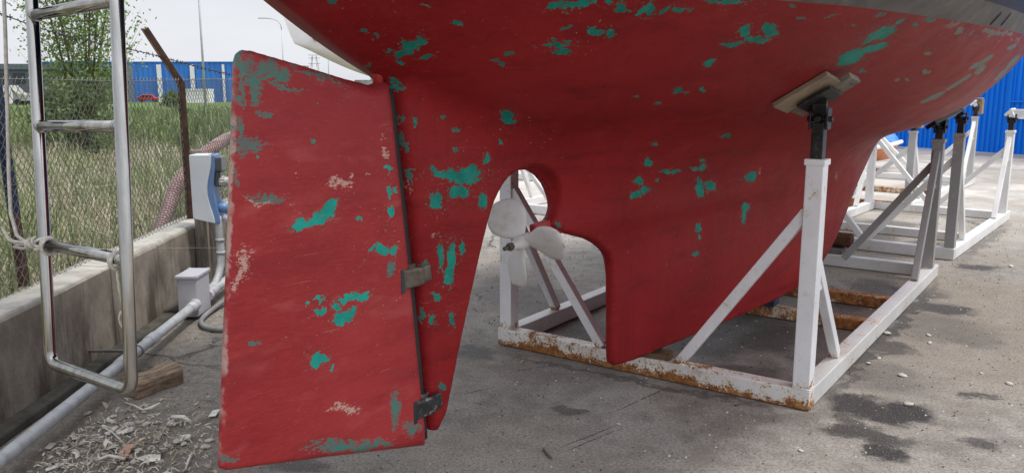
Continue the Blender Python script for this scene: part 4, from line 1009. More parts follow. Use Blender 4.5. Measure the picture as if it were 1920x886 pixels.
pl = MB(); pl.tube([(-1.965, 5.845, .615), (-1.93, 5.845, .60), (-1.90, 5.84, .588), (-1.86, 5.84, .57)], [.030, .030, .024, .018], 14); pl.tube([(-1.99, 5.845, .575), (-1.95, 5.84, .555), (-1.88, 5.84, .525), (-1.80, 5.85, .50)], [.03, .028, .02, .015], 12)
setp(pl.build('plug', M['whiteplastic']), 'white plug pushed into the blue socket at the bottom of the box', 'plug')
q = MB(); zc = [( -2.03, 5.83, .58), (-2.03, 5.83, .50), (-2.03, 5.83, .33), (-2.032, 5.82, .24), (-2.04, 5.79, .17), (-2.045, 5.72, .12), (-2.05, 5.62, .105), (-2.05, 5.5, .10)]
q.tube([Vector(p) for p in zc], .026, 14); q.tube([(-2.03, 5.83, .42), (-2.03, 5.83, .40)], .031, 14); q.tube([(-2.03, 5.83, .33), (-2.03, 5.83, .31)], .031, 14)
setp(q.build('riser_pipe', M['pvc']), 'short grey riser pipe bending down from the socket box to the wall foot', 'pipe')
q = MB(); cp_ = [(-1.72, 6.4, .16), (-1.82, 6.0, .10), (-1.90, 5.75, .06), (-1.955, 5.45, .03), (-1.95, 5.18, .022), (-1.87, 5.02, .02), (-1.74, 4.97, .02), (-1.55, 5.0, .02), (-1.2, 5.1, .02)]
cs = [smooth_curve(range(9), [p[i] for p in cp_]) for i in range(3)]
q.tube([tuple(float(c(u)) for c in cs) for u in np.linspace(0, 8, 60)], .016, 8)
setp(q.build('cable', M['cable']), 'grey cable looped on the ground beside the junction box', 'cable')
# ribbed hose beyond the fence
hs = thing('ribbed_hose', 'red and white ribbed hose lying over the weeds behind the fence', 'hose', (-2.69, 7.3, .0))
hp = [(p[0]+2.69, p[1]-7.3, p[2]) for p in [(-2.67, 6.35, .36), (-2.68, 6.6, .53), (-2.695, 6.9, .70), (-2.70, 7.3, .815), (-2.71, 7.8, .905), (-2.74, 8.4, .95), (-2.72, 9, .93), (-2.7, 9.6, .85)]]
cs2 = [smooth_curve(range(8), [p[i] for p in hp]) for i in range(3)]
HP = [Vector([float(c(u)) for c in cs2]) for u in np.linspace(0, 7, 240)]
q = MB(); q.tube(HP, .050, 14); q.build('tube', M['hose'], hs)
q = MB(); hel = []
L_ = 0
for i in range(len(HP)-1):
    d = (HP[i+1]-HP[i]); L_ += d.length
    if i % 3 == 0:
        dn = d.normalized(); u = dn.orthogonal().normalized(); v = dn.cross(u)
        q.tube([HP[i] + (u*math.cos(a)+v*math.sin(a))*.0505 for a in np.linspace(0, 2*PI, 14, endpoint=False)], .0075, 5, closed=True)
q.build('rib', M['hose_rib'], hs)

# ------------------------------------------------------------------ timber offcut, pebbles, scraps
def rock(seed, flat=.6, sub=2):
    r = random.Random(seed); bm = bmesh.new(); bmesh.ops.create_icosphere(bm, subdivisions=sub, radius=1)
    ph = [Vector((r.uniform(-1, 1), r.uniform(-1, 1), r.uniform(-1, 1))).normalized() for _ in range(7)]
    for v in bm.verts:
        s = 1
        for p in ph:
            d = v.co.normalized().dot(p)
            if d > .72: s = min(s, .72/d + .05)
        v.co = v.co*s; v.co.x *= 1.25; v.co.z *= flat
    for f in bm.faces: f.smooth = True
    me = bpy.data.meshes.new('pebble'); bm.to_mesh(me); bm.free(); return me
tb = MB()
prf = [(-.062, 0), (.058, .002), (.064, .055), (.045, .098), (-.03, .104), (-.066, .07)]
vs = []; nn = 9
for i in range(nn):
    u = i/(nn-1); k = .93+.07*math.sin(u*9); 
    for (a, z) in prf: vs.append((u*.27-.135, a*k+random.uniform(-.003, .003), z*(.95+.05*math.cos(u*7))+ (random.uniform(-.002, .002) if z > .01 else 0)))
fs = [tuple(range(6))[::-1], tuple((nn-1)*6+k for k in range(6))] + [(i*6+k, i*6+(k+1) % 6, (i+1)*6+(k+1) % 6, (i+1)*6+k) for i in range(nn-1) for k in range(6)]
tb.add(vs, fs); to = tb.build('timber_block', M['timber'], None, .004)
to.location = (*survey(287, 728), .0); to.rotation_euler = (0, 0, R(62)); setp(to, 'split weathered timber offcut lying on the ground under the ladder', 'timber')

RM = [rock(i, .45+.1*(i % 3)) for i in range(6)]
for m_ in RM: m_.materials.append(M['pebble'])
def pebble(px, py, w, label, group=None, mesh=0, mat=None, z=0.0, name='pebble', cat='pebble'):
    x, y = survey(px, py, z); o = bpy.data.objects.new(name, RM[mesh % 6]); COL.objects.link(o)
    s = w*y/1600/2*1.08
    o.location = (x, y, z + s*.32); o.scale = (s, s*.85, s*.8); o.rotation_euler = (random.uniform(-.15, .15), random.uniform(-.15, .15), random.uniform(0, 6))
    return setp(o, label, cat, group)
for i, (px, py, w, lb, z) in enumerate([
    (1663, 626, 15, 'grey pebble touching the outer edge of the right cradle rail', 0), (1741, 629, 10, 'upper of two pale pebbles right of the cradle rail', 0), (1743, 643, 9, 'lower of two pale pebbles right of the cradle rail', 0),
    (1628, 681, 10, 'small white pebble near the foot brace outside the rail', 0), (1648, 672, 8, 'tiny pebble beside a small white one outside the rail', 0), (1692, 705, 14, 'pale pebble midway between rail and oil stain', 0),
    (1704, 759, 17, 'flat white pebble at the upper edge of the big oil stain', 0), (1892, 720, 13, 'round pale pebble by itself at the far right', 0), (1501, 845, 10, 'yellowish square pebble in front of the oil stain', 0),
    (1312, 696, 16, 'flat white pebble lying on top of the rusty front rail', .1), (1895, 500, 10, 'pale pebble beyond the rail of the empty cradle', 0), (1840, 700, 7, 'tiny pale pebble on the brown dust at right', 0),
    (1255, 855, 8, 'tiny white chip in the middle of the foreground concrete', 0), (1160, 795, 8, 'small pale chip near the foreground scratch', 0), (1363, 773, 6, 'speck of pale stone below the front rail', 0)]):
    pebble(px, py, w, lb, 'loose pebbles on the yard', i, z=z)
LBL = 'small pale pebble among the litter by the pipe'
pebble(320, 797, 20, 'biggest white round pebble in the litter, near the ladder', 'pebbles in the litter', 1)
for i, (px, py, w) in enumerate([(213, 782, 13), (204, 790, 9), (242, 797, 17), (275, 796, 17), (297, 793, 11), (295, 820, 17), (197, 803, 13), (154, 832, 17), (122, 833, 9), (375, 825, 8), (392, 827, 15), (386, 839, 16), (220, 810, 16), (345, 833, 14), (120, 842, 14), (165, 776, 16), (228, 830, 12), (260, 845, 14), (76, 845, 8), (250, 868, 16), (300, 866, 14), (195, 851, 12), (311, 832, 9), (340, 851, 7), (180, 838, 9), (403, 775, 8)]):
    pebble(px, py, w, LBL, 'pebbles in the litter', i)
def scrap(px, py, pts, label, mat, name='scrap', th=.003, group=None, rz=0, tilt=.1):
    x, y = survey(px, py); k = y/1600
    q = MB(); n = len(pts); up = [(a*k, b*k*2.2) for a, b in pts]
    vs = []
    nsub = 1
    bot = [Vector((a, b, 0)) for a, b in up]; 
    for v in bot: v.z = .008 + .05*abs(v.x)*random.uniform(.2, 1.2)
    q.add(bot + [v+Vector((0, 0, th)) for v in bot], [tuple(range(n))[::-1], tuple(range(n, 2*n))] + [(i, (i+1) % n, n+(i+1) % n, n+i) for i in range(n)])
    o = q.build(name, M[mat]); o.location = (x, y, .003); o.rotation_euler = (tilt, random.uniform(-.1, .1), rz); return setp(o, label, 'scrap', group)
scrap(225, 860, [(-6, 22), (10, 22), (17, -6), (-4, -6)], 'pinkish torn card scrap lying in the litter', 'pinkscrap')
scrap(95, 840, [(-6, 4), (6, 5), (6, -5), (-6, -5)], 'small square grey scrap at the left of the litter', 'paper')
scrap(402, 779, [(-7, 6), (7, 7), (7, -5), (-7, -6)], 'pale square scrap beside the rudder edge', 'paper')
scrap(235, 812, [(-16, 3), (14, 6), (16, -1), (4, -5), (-14, -4)], 'crumpled pale scrap in the middle of the litter', 'paper')
scrap(340, 828, [(-14, -3), (-2, 8), (12, 9), (14, 3), (0, -5), (-10, -7)], 'crushed pale scrap on the right of the litter', 'paper')
scrap(103, 880, [(-14, -3), (12, 7), (15, 3), (-9, -7)], 'long flat pale scrap in the nearest corner', 'paper')
scrap(280, 862, [(-24, -2), (-6, 5), (20, 4), (28, -6), (4, -8)], 'widest pale scrap at the near edge of the litter', 'paper')
def stick(pts, r, label, mat='paper', name='stick'):
    q = MB(); P_ = []
    for px, py, z in pts: x, y = survey(px, py); P_.append(Vector((x, y, z)))
    q.tube(P_, r, 6); return setp(q.build(name, M[mat]), label, 'stick')
stick([(236, 759, .012), (252, 766, .018), (268, 773, .014)], .004, 'left pale twig of the forked pair in front of the timber block')
stick([(268, 773, .014), (285, 771, .02), (301, 766, .03)], [.004, .007, .004], 'right thicker pale twig of the forked pair in front of the timber block')
stick([(322, 789, .02), (345, 791, .025), (360, 797, .012)], [.008, .010, .007], 'thick pale stick beside the biggest white pebble')
stick([(348, 884, .01), (354, 868, .014), (361, 853, .012)], [.004, .006, .004], 'pale upright stick between litter and rudder')
stick([(192, 807, .02), (212, 822, .03), (232, 838, .02)], .0035, 'long thin pale stick across the litter')
stick([(180, 872, .02), (205, 866, .03), (235, 868, .02)], .006, 'curved pale stick near the pink card')
stick([(270, 838, .02), (290, 845, .03), (306, 857, .015)], .003, 'thin dark twig arching over the litter', 'bark')
stick([(1019, 843, .004), (1025, 852, .006), (1033, 860, .004)], .006, 'small brown twig on the foreground concrete', 'bark')
# countless shreds of straw and bark
q = MB()
for i in range(1800):
    a = rng.normal(0, 1, 2); px = 200 + a[0]*115; py = 842 + a[1]*38 - (px-190)*.10
    if not (20 < px < 420 and 740 < py < 960): continue
    x, y = survey(px, py)
    if x < PX(y)+.05: continue
    l = rng.uniform(.008, .045); th = rng.uniform(0, PI); w = rng.uniform(.0008, .0032)*(3 if rng.random() < .12 else 1)
    z = .003 + abs(rng.normal(0, .010))
    d = Vector((math.cos(th), math.sin(th), rng.normal(0, .25)))*l/2; s = Vector((-math.sin(th), math.cos(th), rng.normal(0, .4)))*w
    c = Vector((x, y, z + abs(d.z))); m_ = c + Vector((0, 0, rng.uniform(0, .008))) + s*rng.normal(0, 1.5)
    q.add([c-d-s, c-d+s, m_+s, m_-s, c+d+s*.5, c+d-s*.5], [(0, 1, 2, 3), (3, 2, 4, 5)])
def littermat():
    n = N('shreds', .9, 0, .2); g = n.t.nodes.new('ShaderNodeNewGeometry'); r = g.outputs['Random Per Island']
    n.color(n.ramp(r, [(0, (.10, .075, .05)), (.25, (.40, .33, .22)), (.5, (.60, .57, .50)), (.8, (.28, .23, .17)), (1, (.74, .72, .68))])); return n.m
setp(q.build('litter', littermat()), 'bed of straw shreds and bark bits between pipe and rudder', 'litter', kind='stuff')
# fine grit over the concrete
q = MB()
for i in range(6500):
    y = 2.3 + 7*rng.random()**1.7; x = rng.uniform(-1.9 if y < 6 else -1, 1.0+.62*y)
    s = rng.uniform(.0015, .0055)*(1+.12*y); a = rng.uniform(0, 6)
    c = Vector((x, y, .0)); p = [c + Vector((math.cos(a+k*2.094)*s, math.sin(a+k*2.094)*s*rng.uniform(.6, 1), 0)) for k in range(3)] + [c + Vector((0, 0, s*.9))]
    q.add(p, [(0, 1, 3), (1, 2, 3), (2, 0, 3)])
def gritmat():
    n = N('grit', .9, 0, .2); g = n.t.nodes.new('ShaderNodeNewGeometry'); r = g.outputs['Random Per Island']
    n.color(n.ramp(r, [(0, (.05, .045, .04)), (.35, (.14, .12, .10)), (.75, (.27, .25, .22)), (1, (.60, .58, .54))])); return n.m
setp(q.build('grit', gritmat()), 'fine grit scattered over the concrete yard', 'grit', kind='stuff')

# ------------------------------------------------------------------ weeds and grass beyond the fence
def blades(name, mat, n, ysamp, xr, hr, wr, lean, label, tang=.5):
    q = MB()
    for i in range(n):
        y = ysamp(); xa = -2.62 - .01*y; x = xa - (xr[0] + (xr[1]-xr[0])*rng.random())*(1+.10*y)
        h = rng.uniform(*hr)*(.7+.6*math.sin(x*2.3+y*1.1)**2); w = rng.uniform(*wr)*(1+.05*y); a = rng.uniform(0, 2*PI); l = abs(rng.normal(0, lean))
        s = Vector((math.cos(a), math.sin(a), 0))*w; b = Vector((math.cos(a+1.57), math.sin(a+1.57), 0))
        p0 = Vector((x, y, fz(y)-.02)); p1 = p0 + Vector((0, 0, h*.55)) + b*h*l*.35; p2 = p0 + Vector((0, 0, h*max(.25, 1-l*.5))) + b*h*l
        if rng.random() < tang: p2.z = p1.z - h*.15*rng.random(); p2 += b*h*.2
        q.add([p0-s, p0+s, p1+s*.8, p1-s*.8, p2+s*.15, p2-s*.15], [(0, 1, 2, 3), (3, 2, 4, 5)])
    return setp(q.build(name, mat), label, 'grass', kind='stuff')
blades('dry_weeds', M['drygrass'], 34000, lambda: 1.8 + 15*rng.random()**1.5, (0, 7), (.15, .56), (.002, .005), .95, 'tangle of dry pale weeds behind the wire fence')
blades('green_weeds', M['greengrass'], 14000, lambda: 1.8 + 12*rng.random()**1.3, (0, 6), (.15, .55), (.0025, .007), .5, 'green shoots among the dry weeds', .3)
blades('green_meadow', M['greengrass'], 9000, lambda: 17 + 40*rng.random()**1.4, (0, 9), (.3, .75), (.010, .022), .5, 'strip of fresh green grass across the field', .3)

def leafy(name, label, cat, base, h, spread, nb, nl, mat, leaf=(.07, .022), up=.75, trunk=.03, group=None, stems=3, low=0.15):
    t = thing(name, label, cat, base, 0, group); q = MB(); lv = MB(); r = np.random.default_rng(int(abs(base[0]*100+base[1]*10)))
    tips = []
    for s in range(stems):
        a = s*2*PI/stems + r.uniform(-.4, .4); top = Vector((math.cos(a)*spread*.35*r.uniform(.3, 1), math.sin(a)*spread*.35, h*r.uniform(.8, 1)))
        P = [Vector((math.cos(a)*.03, math.sin(a)*.03, -.1)), top*.35 + Vector((r.normal(0, .03), 0, 0)), top*.7, top]
        q.tube(P, [trunk, trunk*.75, trunk*.45, trunk*.12], 7)
        for k in range(nb//stems):
            u = r.uniform(low, 1.0); seg = min(2, int(u*3)); f = u*3-seg; p0 = P[seg].lerp(P[seg+1], f)
            an = r.uniform(0, 2*PI); L = spread*(.9 - .55*u)*r.uniform(.4, 1)
            d = Vector((math.cos(an), math.sin(an), up*r.uniform(.6, 1.4))).normalized()
            p1 = p0 + d*L*.5; p2 = p0 + d*L + Vector((0, 0, L*.12))
            q.tube([p0, p1, p2], [trunk*.25*(1.1-u), trunk*.16*(1.1-u), .0015], 5); tips.append((p0, p1, p2))
    for i in range(nl):
        p0, p1, p2 = tips[r.integers(len(tips))]; u = r.uniform(.15, 1.05); p = p0.lerp(p1, u*2) if u < .5 else p1.lerp(p2, u*2-1)
        p = p + Vector(r.normal(0, spread*.035, 3)); d = Vector((r.normal(), r.normal(), r.normal()+.35)).normalized(); s = d.cross(Vector(r.normal(0, 1, 3))).normalized()
        l = leaf[0]*r.uniform(.6, 1.25); w = leaf[1]*r.uniform(.7, 1.3)
        lv.add([p, p+d*l*.5+s*w, p+d*l, p+d*l*.5-s*w], [(0, 1, 2, 3)])
    q.build('trunk', M['bark'], t); lv.build('crown', mat, t); return t
leafy('young_tree', 'feathery young tree with sparse light leaves rising behind the fence', 'tree', (-8.0, 16.2, .06), 4.5, 2.5, 260, 10500, M['leaf'], (.072, .021), 1.1, .03, None, 7)
leafy('bush', 'dense dark green bush around the foot of the young tree', 'bush', (-7.75, 15.5, .08), 1.5, 1.3, 90, 3000, M['leafdark'], (.085, .026), .7, .025, None, 6, .05)
leafy('bush', 'lower bush left of the young tree behind the fence', 'bush', (-8.75, 16.6, .06), 1.15, .8, 40, 2200, M['leafdark'], (.09, .03), .5, .025, None, 4, .05)
leafy('bush', 'small dark bush beside the white container far off', 'bush', (-33.0, 84, -1.25), 1.6, 1.6, 40, 1500, M['leafdark'], (.25, .10), .4, .03, None, 4, .05)

# ------------------------------------------------------------------ buildings and far things
def wall_profile(a, b, z0, z1, pitch, depth):    # corrugated sheet from a to b (plan), real ribs
    a, b = Vector((*a, 0)), Vector((*b, 0)); d = (b-a); L = d.length; d.normalize(); nrm = Vector((d.y, -d.x, 0))
    n = int(L/pitch); vs = []
    for i in range(n):
        for f, o in ((0, 0), (.34, 0), (.46, depth), (.88, depth)): vs.append(a + d*((i+f)*pitch) + nrm*o)
    m = len(vs); V = [v + Vector((0, 0, z0)) for v in vs] + [v + Vector((0, 0, z1)) for v in vs]
    return V, [(i, i+1, m+i+1, m+i) for i in range(m-1)], d, nrm, L
bl_ = thing('blue_warehouse', 'bright blue corrugated warehouse at the right beyond the yard', 'warehouse', (0, 0, 0))
WA, WB = (5.6, 24.4), (13.7, 12.87)
V_, F_, wd, wn, wl = wall_profile(WA, WB, 0, 6.5, .105, .03)
q = MB(); q.add(V_, F_); q.build('cladding', M['bluewall'], bl_)
a3, b3 = Vector((*WA, 0)), Vector((*WB, 0))
q = MB(); back = -wn*9
q.add([a3-wn*.02, b3-wn*.02, b3+back, a3+back] + [p+Vector((0, 0, 6.5)) for p in (a3-wn*.02, b3-wn*.02, b3+back, a3+back)], [(0, 1, 5, 4), (1, 2, 6, 5), (2, 3, 7, 6), (3, 0, 4, 7), (4, 5, 6, 7)])
q.build('body', M['bluewall'], bl_)
def on_wall(px): # point on the wall base for a photo column
    r_ = (px-960)/1600.; # x = r*y*... solve a+d*s
    s = (r_*a3.y - a3.x)/(wd.x - r_*wd.y); return a3 + wd*s
dr0 = on_wall(1884*1.0)
q = MB(); q.box(dr0 + Vector((0, 0, 1.2)) + wn*.045, (.05, .03, 2.4), Matrix.Rotation(math.atan2(wd.y, wd.x), 3, 'Z'))
q.box(dr0 + wd*1.6 + Vector((0, 0, 1.07)) + wn*.045, (3.2, .03, .04), Matrix.Rotation(math.atan2(wd.y, wd.x), 3, 'Z'))
q.build('door_frame', M['bluewall'], bl_)
sg = on_wall(1902)
q = MB(); q.box(sg + Vector((0, 0, .82)) + wn*.05, (.36, .015, .20), Matrix.Rotation(math.atan2(wd.y, wd.x), 3, 'Z')); sgo = q.build('notice', M['white'])
setp(sgo, 'small white notice on the blue corrugated wall', 'notice')
q = MB(); 
for a_i, w_ in ((.045, .26), (.015, .22), (-.02, .24), (-.05, .15)): q.box(sg + Vector((0, 0, .82+a_i)) + wn*.0595, (w_, .003, .008), Matrix.Rotation(math.atan2(wd.y, wd.x), 3, 'Z'))
q.build('print_line', M['galv'], sgo)

fb_ = thing('blue_hall', 'long low blue hall far across the field with white columns', 'hall', (-58, 150, -2.3))
V_, F_, d_, n_, l_ = wall_profile((-24, 0), (12.9, 0), 0, 6.75, .9, .08)
q = MB(); q.add(V_, F_); q.build('cladding', M['bluefar'], fb_)
q = MB(); q.box((-5.55, 12, 3.3), (36.9, 23.9, 6.6)); q.box((-5.55, 12, 6.83), (37.4, 24.4, .16)); q.build('body', M['bluefar'], fb_)
for px in (245, 312, 373, 430):
    q = MB(); q.box(((px-960)/1600*150+58, -.45, 3.2), (.62 if px != 430 else .3, .5, 6.4)); q.build('column', M['white'], fb_)
gh = thing('grey_depot', 'slate grey depot with dark windows at far left across the field', 'depot', (-66, 110, -1.6))
q = MB(); q.box((0, 8, 2.55), (22, 16, 5.1)); q.build('body', M['greyband'], gh)
q = MB(); q.box((0, -.2, 4.75), (22.4, .4, .7)); q.build('fascia', M['greyband'], gh)
for i in range(9):
    q = MB(); q.box((-7+i*2.1, -.06, 3.3), (1.5, .10, 1.3)); q.build('window', M['glassdark'], gh)
sw = thing('white_hoarding', 'white hoarding with grey lettering in front of the depot at far left', 'hoarding', (-61, 96, -1.3))
q = MB(); q.box((1.0, 0, 1.2), (9.0, .15, 2.0)); q.build('panel', M['white'], sw)
def glyph(s, x, z, h, mat, parent, y, font=None):
    cu = bpy.data.curves.new('letter', 'FONT'); cu.body = s; cu.size = h; cu.extrude = .01; cu.align_x = 'CENTER'
    ob = bpy.data.objects.new('tmp', cu); COL.objects.link(ob); dg = bpy.context.evaluated_depsgraph_get(); me = bpy.data.meshes.new_from_object(ob.evaluated_get(dg))
    bpy.data.objects.remove(ob); o = bpy.data.objects.new('lettering', me); COL.objects.link(o); me.materials.clear(); me.materials.append(mat); o.parent = parent; o.location = (x, y, z); o.rotation_euler = (R(90), 0, 0); return o
glyph('M', 4.55, .55, 1.7, M['letter'], sw, -.10)
van = thing('parked_van', 'dark parked van with sloping windscreen before the grey depot', 'van', (-60.5, 104, -1.5), 0)
q = MB(); Mv = Matrix(((1, 0, 0, 0), (0, 0, -1, 0), (0, 1, 0, 0), (0, 0, 0, 1)))
q.prism([(-2.5, .5), (2.4, .5), (2.4, 1.3), (1.5, 1.5), (.7, 2.35), (-2.5, 2.4)], Mv, 1.9); q.build('body', M['greystripe'], van, .08)
q = MB(); q.prism([(1.35, 1.55), (.65, 2.25), (-.5, 2.25), (-.5, 1.55)], Mv, 1.94); q.build('window', M['glassdark'], van)
for x in (-1.6, 1.5):
    q = MB(); q.tube([(x, -1.0, .38), (x, 1.0, .38)], .38, 14); q.build('wheel', M['tyre'], van)
car = thing('parked_car', 'small red car parked in front of the far blue hall', 'car', (-58.9, 140, -2.05), R(12))
q = MB(); q.prism([(-1.55, .3), (1.5, .3), (1.6, .62), (1.05, .78), (.6, 1.22), (-.75, 1.25), (-1.4, .85), (-1.6, .75)], Mv, 1.5); q.build('body', M['carred'], car, .09)
q = MB(); q.prism([(.85, .8), (.52, 1.14), (-.7, 1.16), (-1.15, .83)], Mv, 1.54); q.build('window', M['glassdark'], car)
for x in (-1.0, .98):
    q = MB(); q.tube([(x, -.78, .29), (x, .78, .29)], .29, 14); q.build('wheel', M['tyre'], car)
ct = thing('storage_container', 'white storage container standing before the far blue hall', 'container', (-47.5, 131, -2.0))
q = MB()
V_, F_, d_, n_, l_ = wall_profile((-1.95, -1.2), (1.95, -1.2), .1, 2.1, .3, .05); q.add(V_, F_); q.box((0, 0, 1.1), (3.9, 2.38, 2.1)); q.build('body', M['white'], ct)
q = MB(); q.box((0, -1.27, 2.1), (3.95, .1, .14)); q.box((0, -1.27, .12), (3.95, .1, .16)); q.build('rail', M['white'], ct)
def pole(name, label, x, y, z0, z1, r, mat): 
    t = thing(name, label, 'pole', (x, y, z0)); q = MB(); q.tube([(0, 0, 0), (0, 0, (z1-z0)*.5), (0, 0, z1-z0)], [r, r*.85, r*.55], 10); q.build('shaft', M[mat], t); 
    q = MB(); q.tube([(0, 0, 0), (0, 0, .25)], r*1.9, 10); q.build('base', M[mat], t); return t
pole('flag_pole', 'tall thin grey flag pole standing alone in the field', -24.85, 70, -.95, 11.0, .10, 'galv')
sl = pole('street_lamp', 'slim street lamp with curved arm reaching left, above the rudder', -23.65, 90, -1.3, 6.6, .075, 'galv')
q = MB(); q.tube([(0, 0, 7.85), (-.08, 0, 8.35), (-.35, 0, 8.75), (-.9, 0, 8.95), (-1.7, 0, 9.02)], .045, 8); q.build('arm', M['galv'], sl)
q = MB(); q.box((-2.0, 0, 9.02), (.75, .22, .10)); q.build('lamp_head', M['galv'], sl, .03)
def pylon(x, y, z0, h, w, label):
    t = thing('pylon', label, 'pylon', (x, y, z0)); q = MB(); n = 7; r = .05
    for k in range(n):
        za, zc_ = h*k/n, h*(k+1)/n; wa, wb_ = w*(1-.75*k/n)/2, w*(1-.75*(k+1)/n)/2
        for sx, sy in ((-1, -1), (1, -1), (1, 1), (-1, 1)):
            q.tube([(sx*wa, sy*wa, za), (sx*wb_, sy*wb_, zc_)], r, 5)
            nx, ny = (-sy, sx); q.tube([(sx*wa, sy*wa, za), (nx*wb_ if False else (sx if sy == ny else nx)*wb_, (sy if True else ny)*wb_*(1 if ny == sy else -1), zc_)], r*.6, 4)
    q.build('tower', M['lattice'], t)
    q = MB()
    for z in (h*.80, h*.93, h*1.0): q.tube([(-w*.42, 0, z), (w*.42, 0, z)], r, 5)
    q.build('crossarm', M['lattice'], t); return t
pylon(-45.4, 200, -2.5, 9.6, 3.2, 'small lattice pylon far off over the top of the rudder')
pole('utility_pole', 'thin utility pole to the right of the lattice pylon', -42.2, 200, -2.5, 7.2, .09, 'lattice')

# white boat on land behind, bow towards us
wbt = thing('white_boat', 'white hulled boat on land behind the red one, only its bow showing', 'boat', (-3.38, 13.6, 0), R(77))
def white_hull():
    ns, nv = 26, 18; vs = []; fs = []
    for i in range(ns):
        u = i/(ns-1); x = u*7.2; B = 1.15*math.sin(min(1, u*1.15)*PI/2)**.75*(1-.15*u); zt = 2.62-.1*u; zb = 2.05 - .62*math.sin(min(1, u*1.3)*PI/2)**1.1
        for j in range(nv):
            v = j/(nv-1)*2-1; a = abs(v); yy = math.copysign(B*min(1, a*1.25)**.75, v) if a > 0 else 0; z = zb + (zt-zb)*max(0, (a-.0))**1.7
            xo = -.45*a**1.4*(1-u)**4
            vs.append((x+xo, yy, z))
    for i in range(ns-1):
        for j in range(nv-1): fs.append((i*nv+j, (i+1)*nv+j, (i+1)*nv+j+1, i*nv+j+1))
    fs.append(tuple((ns-1)*nv+j for j in range(nv)))
    fs += [(i*nv, i*nv+nv-1, (i+1)*nv+nv-1, (i+1)*nv) for i in range(ns-1)]
    return vs, fs
vs, fs = white_hull()
q = MB(); q.add(vs, fs, True); wh = q.build('hull', M['gelwhite'], wbt)
def whp(i, j): return Vector(vs[i*18+j])
for i, j, rr in ((2, 4, .085), (4, 5, .045)):
    c = whp(i, j); n_w = (whp(i+1, j)-c).cross(whp(i, j+1)-c).normalized()
    if n_w.y > 0: n_w = -n_w
    tx = Vector((1, 0, .4)); tx = (tx-n_w*tx.dot(n_w)).normalized(); ty = n_w.cross(tx)
    ring = [c + n_w*.012 + tx*rr*math.cos(a)*1.3 + ty*rr*math.sin(a)*.8 for a in np.linspace(0, 2*PI, 18, endpoint=False)]
    q = MB(); q.tube(ring, .016, 6, closed=True); hw = q.build('hawse_hole', M['galv'], wbt)
    q = MB(); q.add(ring, [tuple(range(18))]); q.build('opening', M['glassdark'], hw)
q = MB(); q.tube([(3.2, 0, 1.5), (3.2, 0, .1)], .14, 10); q.box((3.6, 0, .75), (2.4, .16, 1.5)); q.build('keel', M['greystripe'], wbt, .03)
for s_ in (-1, 1):
    for x in (1.8, 5.0):
        q = MB(); q.beam((x, s_*.95, 0), (x, s_*.72, 1.75), .08, .08); q.build('prop_stand', M['white_far'], wbt)

dg_ = thing('dinghy', 'small orange dinghy under a blue and white cover beyond the keel', 'dinghy', (5.35, 14.2, 0), R(20))
vs = []; fs = []; ns, nv = 14, 11
for i in range(ns):
    u = i/(ns-1); B = .62*math.sin(PI*(.08+.86*(1-u)))**.6 if u < 1 else .05
    for j in range(nv): v = j/(nv-1)*2-1; vs.append((u*2.4-1.2, B*v, .06+.34*abs(v)**2.2 + .12*u*u))
for i in range(ns-1):
    for j in range(nv-1): fs.append((i*nv+j, (i+1)*nv+j, (i+1)*nv+j+1, i*nv+j+1))
fs += [tuple(range(nv)), tuple((ns-1)*nv+j for j in range(nv))]
q = MB(); q.add(vs, fs, True); q.build('hull', M['orange'], dg_)
vs2 = []
for i in range(ns):
    u = i/(ns-1); B = .66*math.sin(PI*(.08+.86*(1-u)))**.6 if u < 1 else .06
    for j in range(nv): v = j/(nv-1)*2-1; vs2.append((u*2.4-1.2, B*v, .40 + .12*u*u + .16*(1-v*v)+.02*math.sin(i*2+j)))
q = MB(); q.add(vs2, fs[:-2], True); cv = q.build('cover', M['bluetarp'], dg_); sm_ = cv.modifiers.new('t', 'SOLIDIFY'); sm_.thickness = .02
q = MB(); q.tube([(i/13*2.4-1.2, -.66*math.sin(PI*(.08+.86*(1-i/13)))**.6, .395+.12*(i/13)**2) for i in range(13)], .035, 8); q.build('fender_band', M['gelwhite'], dg_)

# ------------------------------------------------------------------ light, sky, camera
W = bpy.data.worlds.new('World'); SC.world = W; W.use_nodes = True
nt = W.node_tree; bg = nt.nodes['Background']
SUN_EL, SUN_DIR = R(69), Vector((.94, -.34, 0)).normalized()
az = math.atan2(SUN_DIR.x, SUN_DIR.y)
sky = nt.nodes.new('ShaderNodeTexSky'); sky.sky_type = 'NISHITA'; sky.sun_disc = False; sky.sun_elevation = SUN_EL; sky.sun_rotation = az
sky.dust_density = 4.0; sky.air_density = 1.2; sky.altitude = 0
mx = nt.nodes.new('ShaderNodeMix'); mx.data_type = 'RGBA'; mx.inputs[0].default_value = .80
nt.links.new(sky.outputs[0], mx.inputs[6])
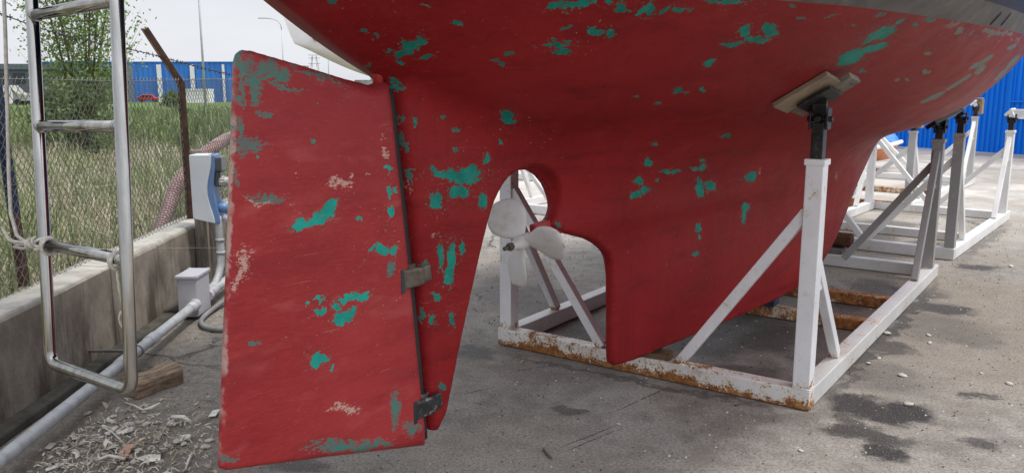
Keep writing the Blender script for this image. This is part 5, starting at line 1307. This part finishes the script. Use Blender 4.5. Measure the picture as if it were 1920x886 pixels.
# thin bright overcast, brighter round the veiled sun
sdv = (SUN_DIR.x*math.cos(SUN_EL), SUN_DIR.y*math.cos(SUN_EL), math.sin(SUN_EL))
wtc = nt.nodes.new('ShaderNodeTexCoord'); wd_ = nt.nodes.new('ShaderNodeVectorMath'); wd_.operation = 'DOT_PRODUCT'; wd_.inputs[1].default_value = sdv
nt.links.new(wtc.outputs['Generated'], wd_.inputs[0])
wr = nt.nodes.new('ShaderNodeMapRange'); wr.interpolation_type = 'SMOOTHSTEP'; wr.inputs['From Min'].default_value = .1; wr.inputs['From Max'].default_value = 1.0
wr.inputs['To Min'].default_value = 1.0; wr.inputs['To Max'].default_value = 2.0
nt.links.new(wd_.outputs['Value'], wr.inputs['Value'])
wv = nt.nodes.new('ShaderNodeVectorMath'); wv.operation = 'SCALE'; wv.inputs[0].default_value = (9.0, 9.2, 9.8)
cn = nt.nodes.new('ShaderNodeTexNoise'); cn.inputs['Scale'].default_value = 3.2; cn.inputs['Detail'].default_value = 5
cm_ = nt.nodes.new('ShaderNodeMapping'); cm_.inputs[3].default_value = (1, 1, 4); nt.links.new(wtc.outputs['Generated'], cm_.inputs[0]); nt.links.new(cm_.outputs[0], cn.inputs['Vector'])
cr_ = nt.nodes.new('ShaderNodeMapRange'); cr_.inputs['From Min'].default_value = .35; cr_.inputs['From Max'].default_value = .65; cr_.inputs['To Min'].default_value = .93; cr_.inputs['To Max'].default_value = 1.05
nt.links.new(cn.outputs['Fac'], cr_.inputs['Value'])
cmul = nt.nodes.new('ShaderNodeMath'); cmul.operation = 'MULTIPLY'; nt.links.new(wr.outputs[0], cmul.inputs[0]); nt.links.new(cr_.outputs[0], cmul.inputs[1])
nt.links.new(cmul.outputs[0], wv.inputs['Scale']); nt.links.new(wv.outputs[0], mx.inputs[7])
nt.links.new(mx.outputs[2], bg.inputs[0]); bg.inputs[1].default_value = .10
sun = bpy.data.lights.new('sun', 'SUN'); sun.energy = 2.6; sun.angle = R(10); sun.color = (1, .955, .89)
so = bpy.data.objects.new('sun', sun); COL.objects.link(so)
sd = Vector((SUN_DIR.x*math.cos(SUN_EL), SUN_DIR.y*math.cos(SUN_EL), math.sin(SUN_EL)))
so.rotation_euler = sd.to_track_quat('Z', 'Y').to_euler()
cam = bpy.data.cameras.new('camera'); co = bpy.data.objects.new('camera', cam); COL.objects.link(co)
co.location = (0, 0, 1.5); co.rotation_euler = (R(90)-math.atan(293/1600), 0, 0)
cam.sensor_width = 36; cam.lens = 30.0; cam.clip_end = 3000; cam.clip_start = .05
SC.camera = co
SC.view_settings.view_transform = 'Standard'; SC.view_settings.look = 'None'; SC.view_settings.exposure = .1; SC.view_settings.gamma = 1; SC.view_settings.use_curve_mapping = False
SC.cycles.max_bounces = 8; SC.cycles.diffuse_bounces = 4; SC.cycles.use_denoising = True
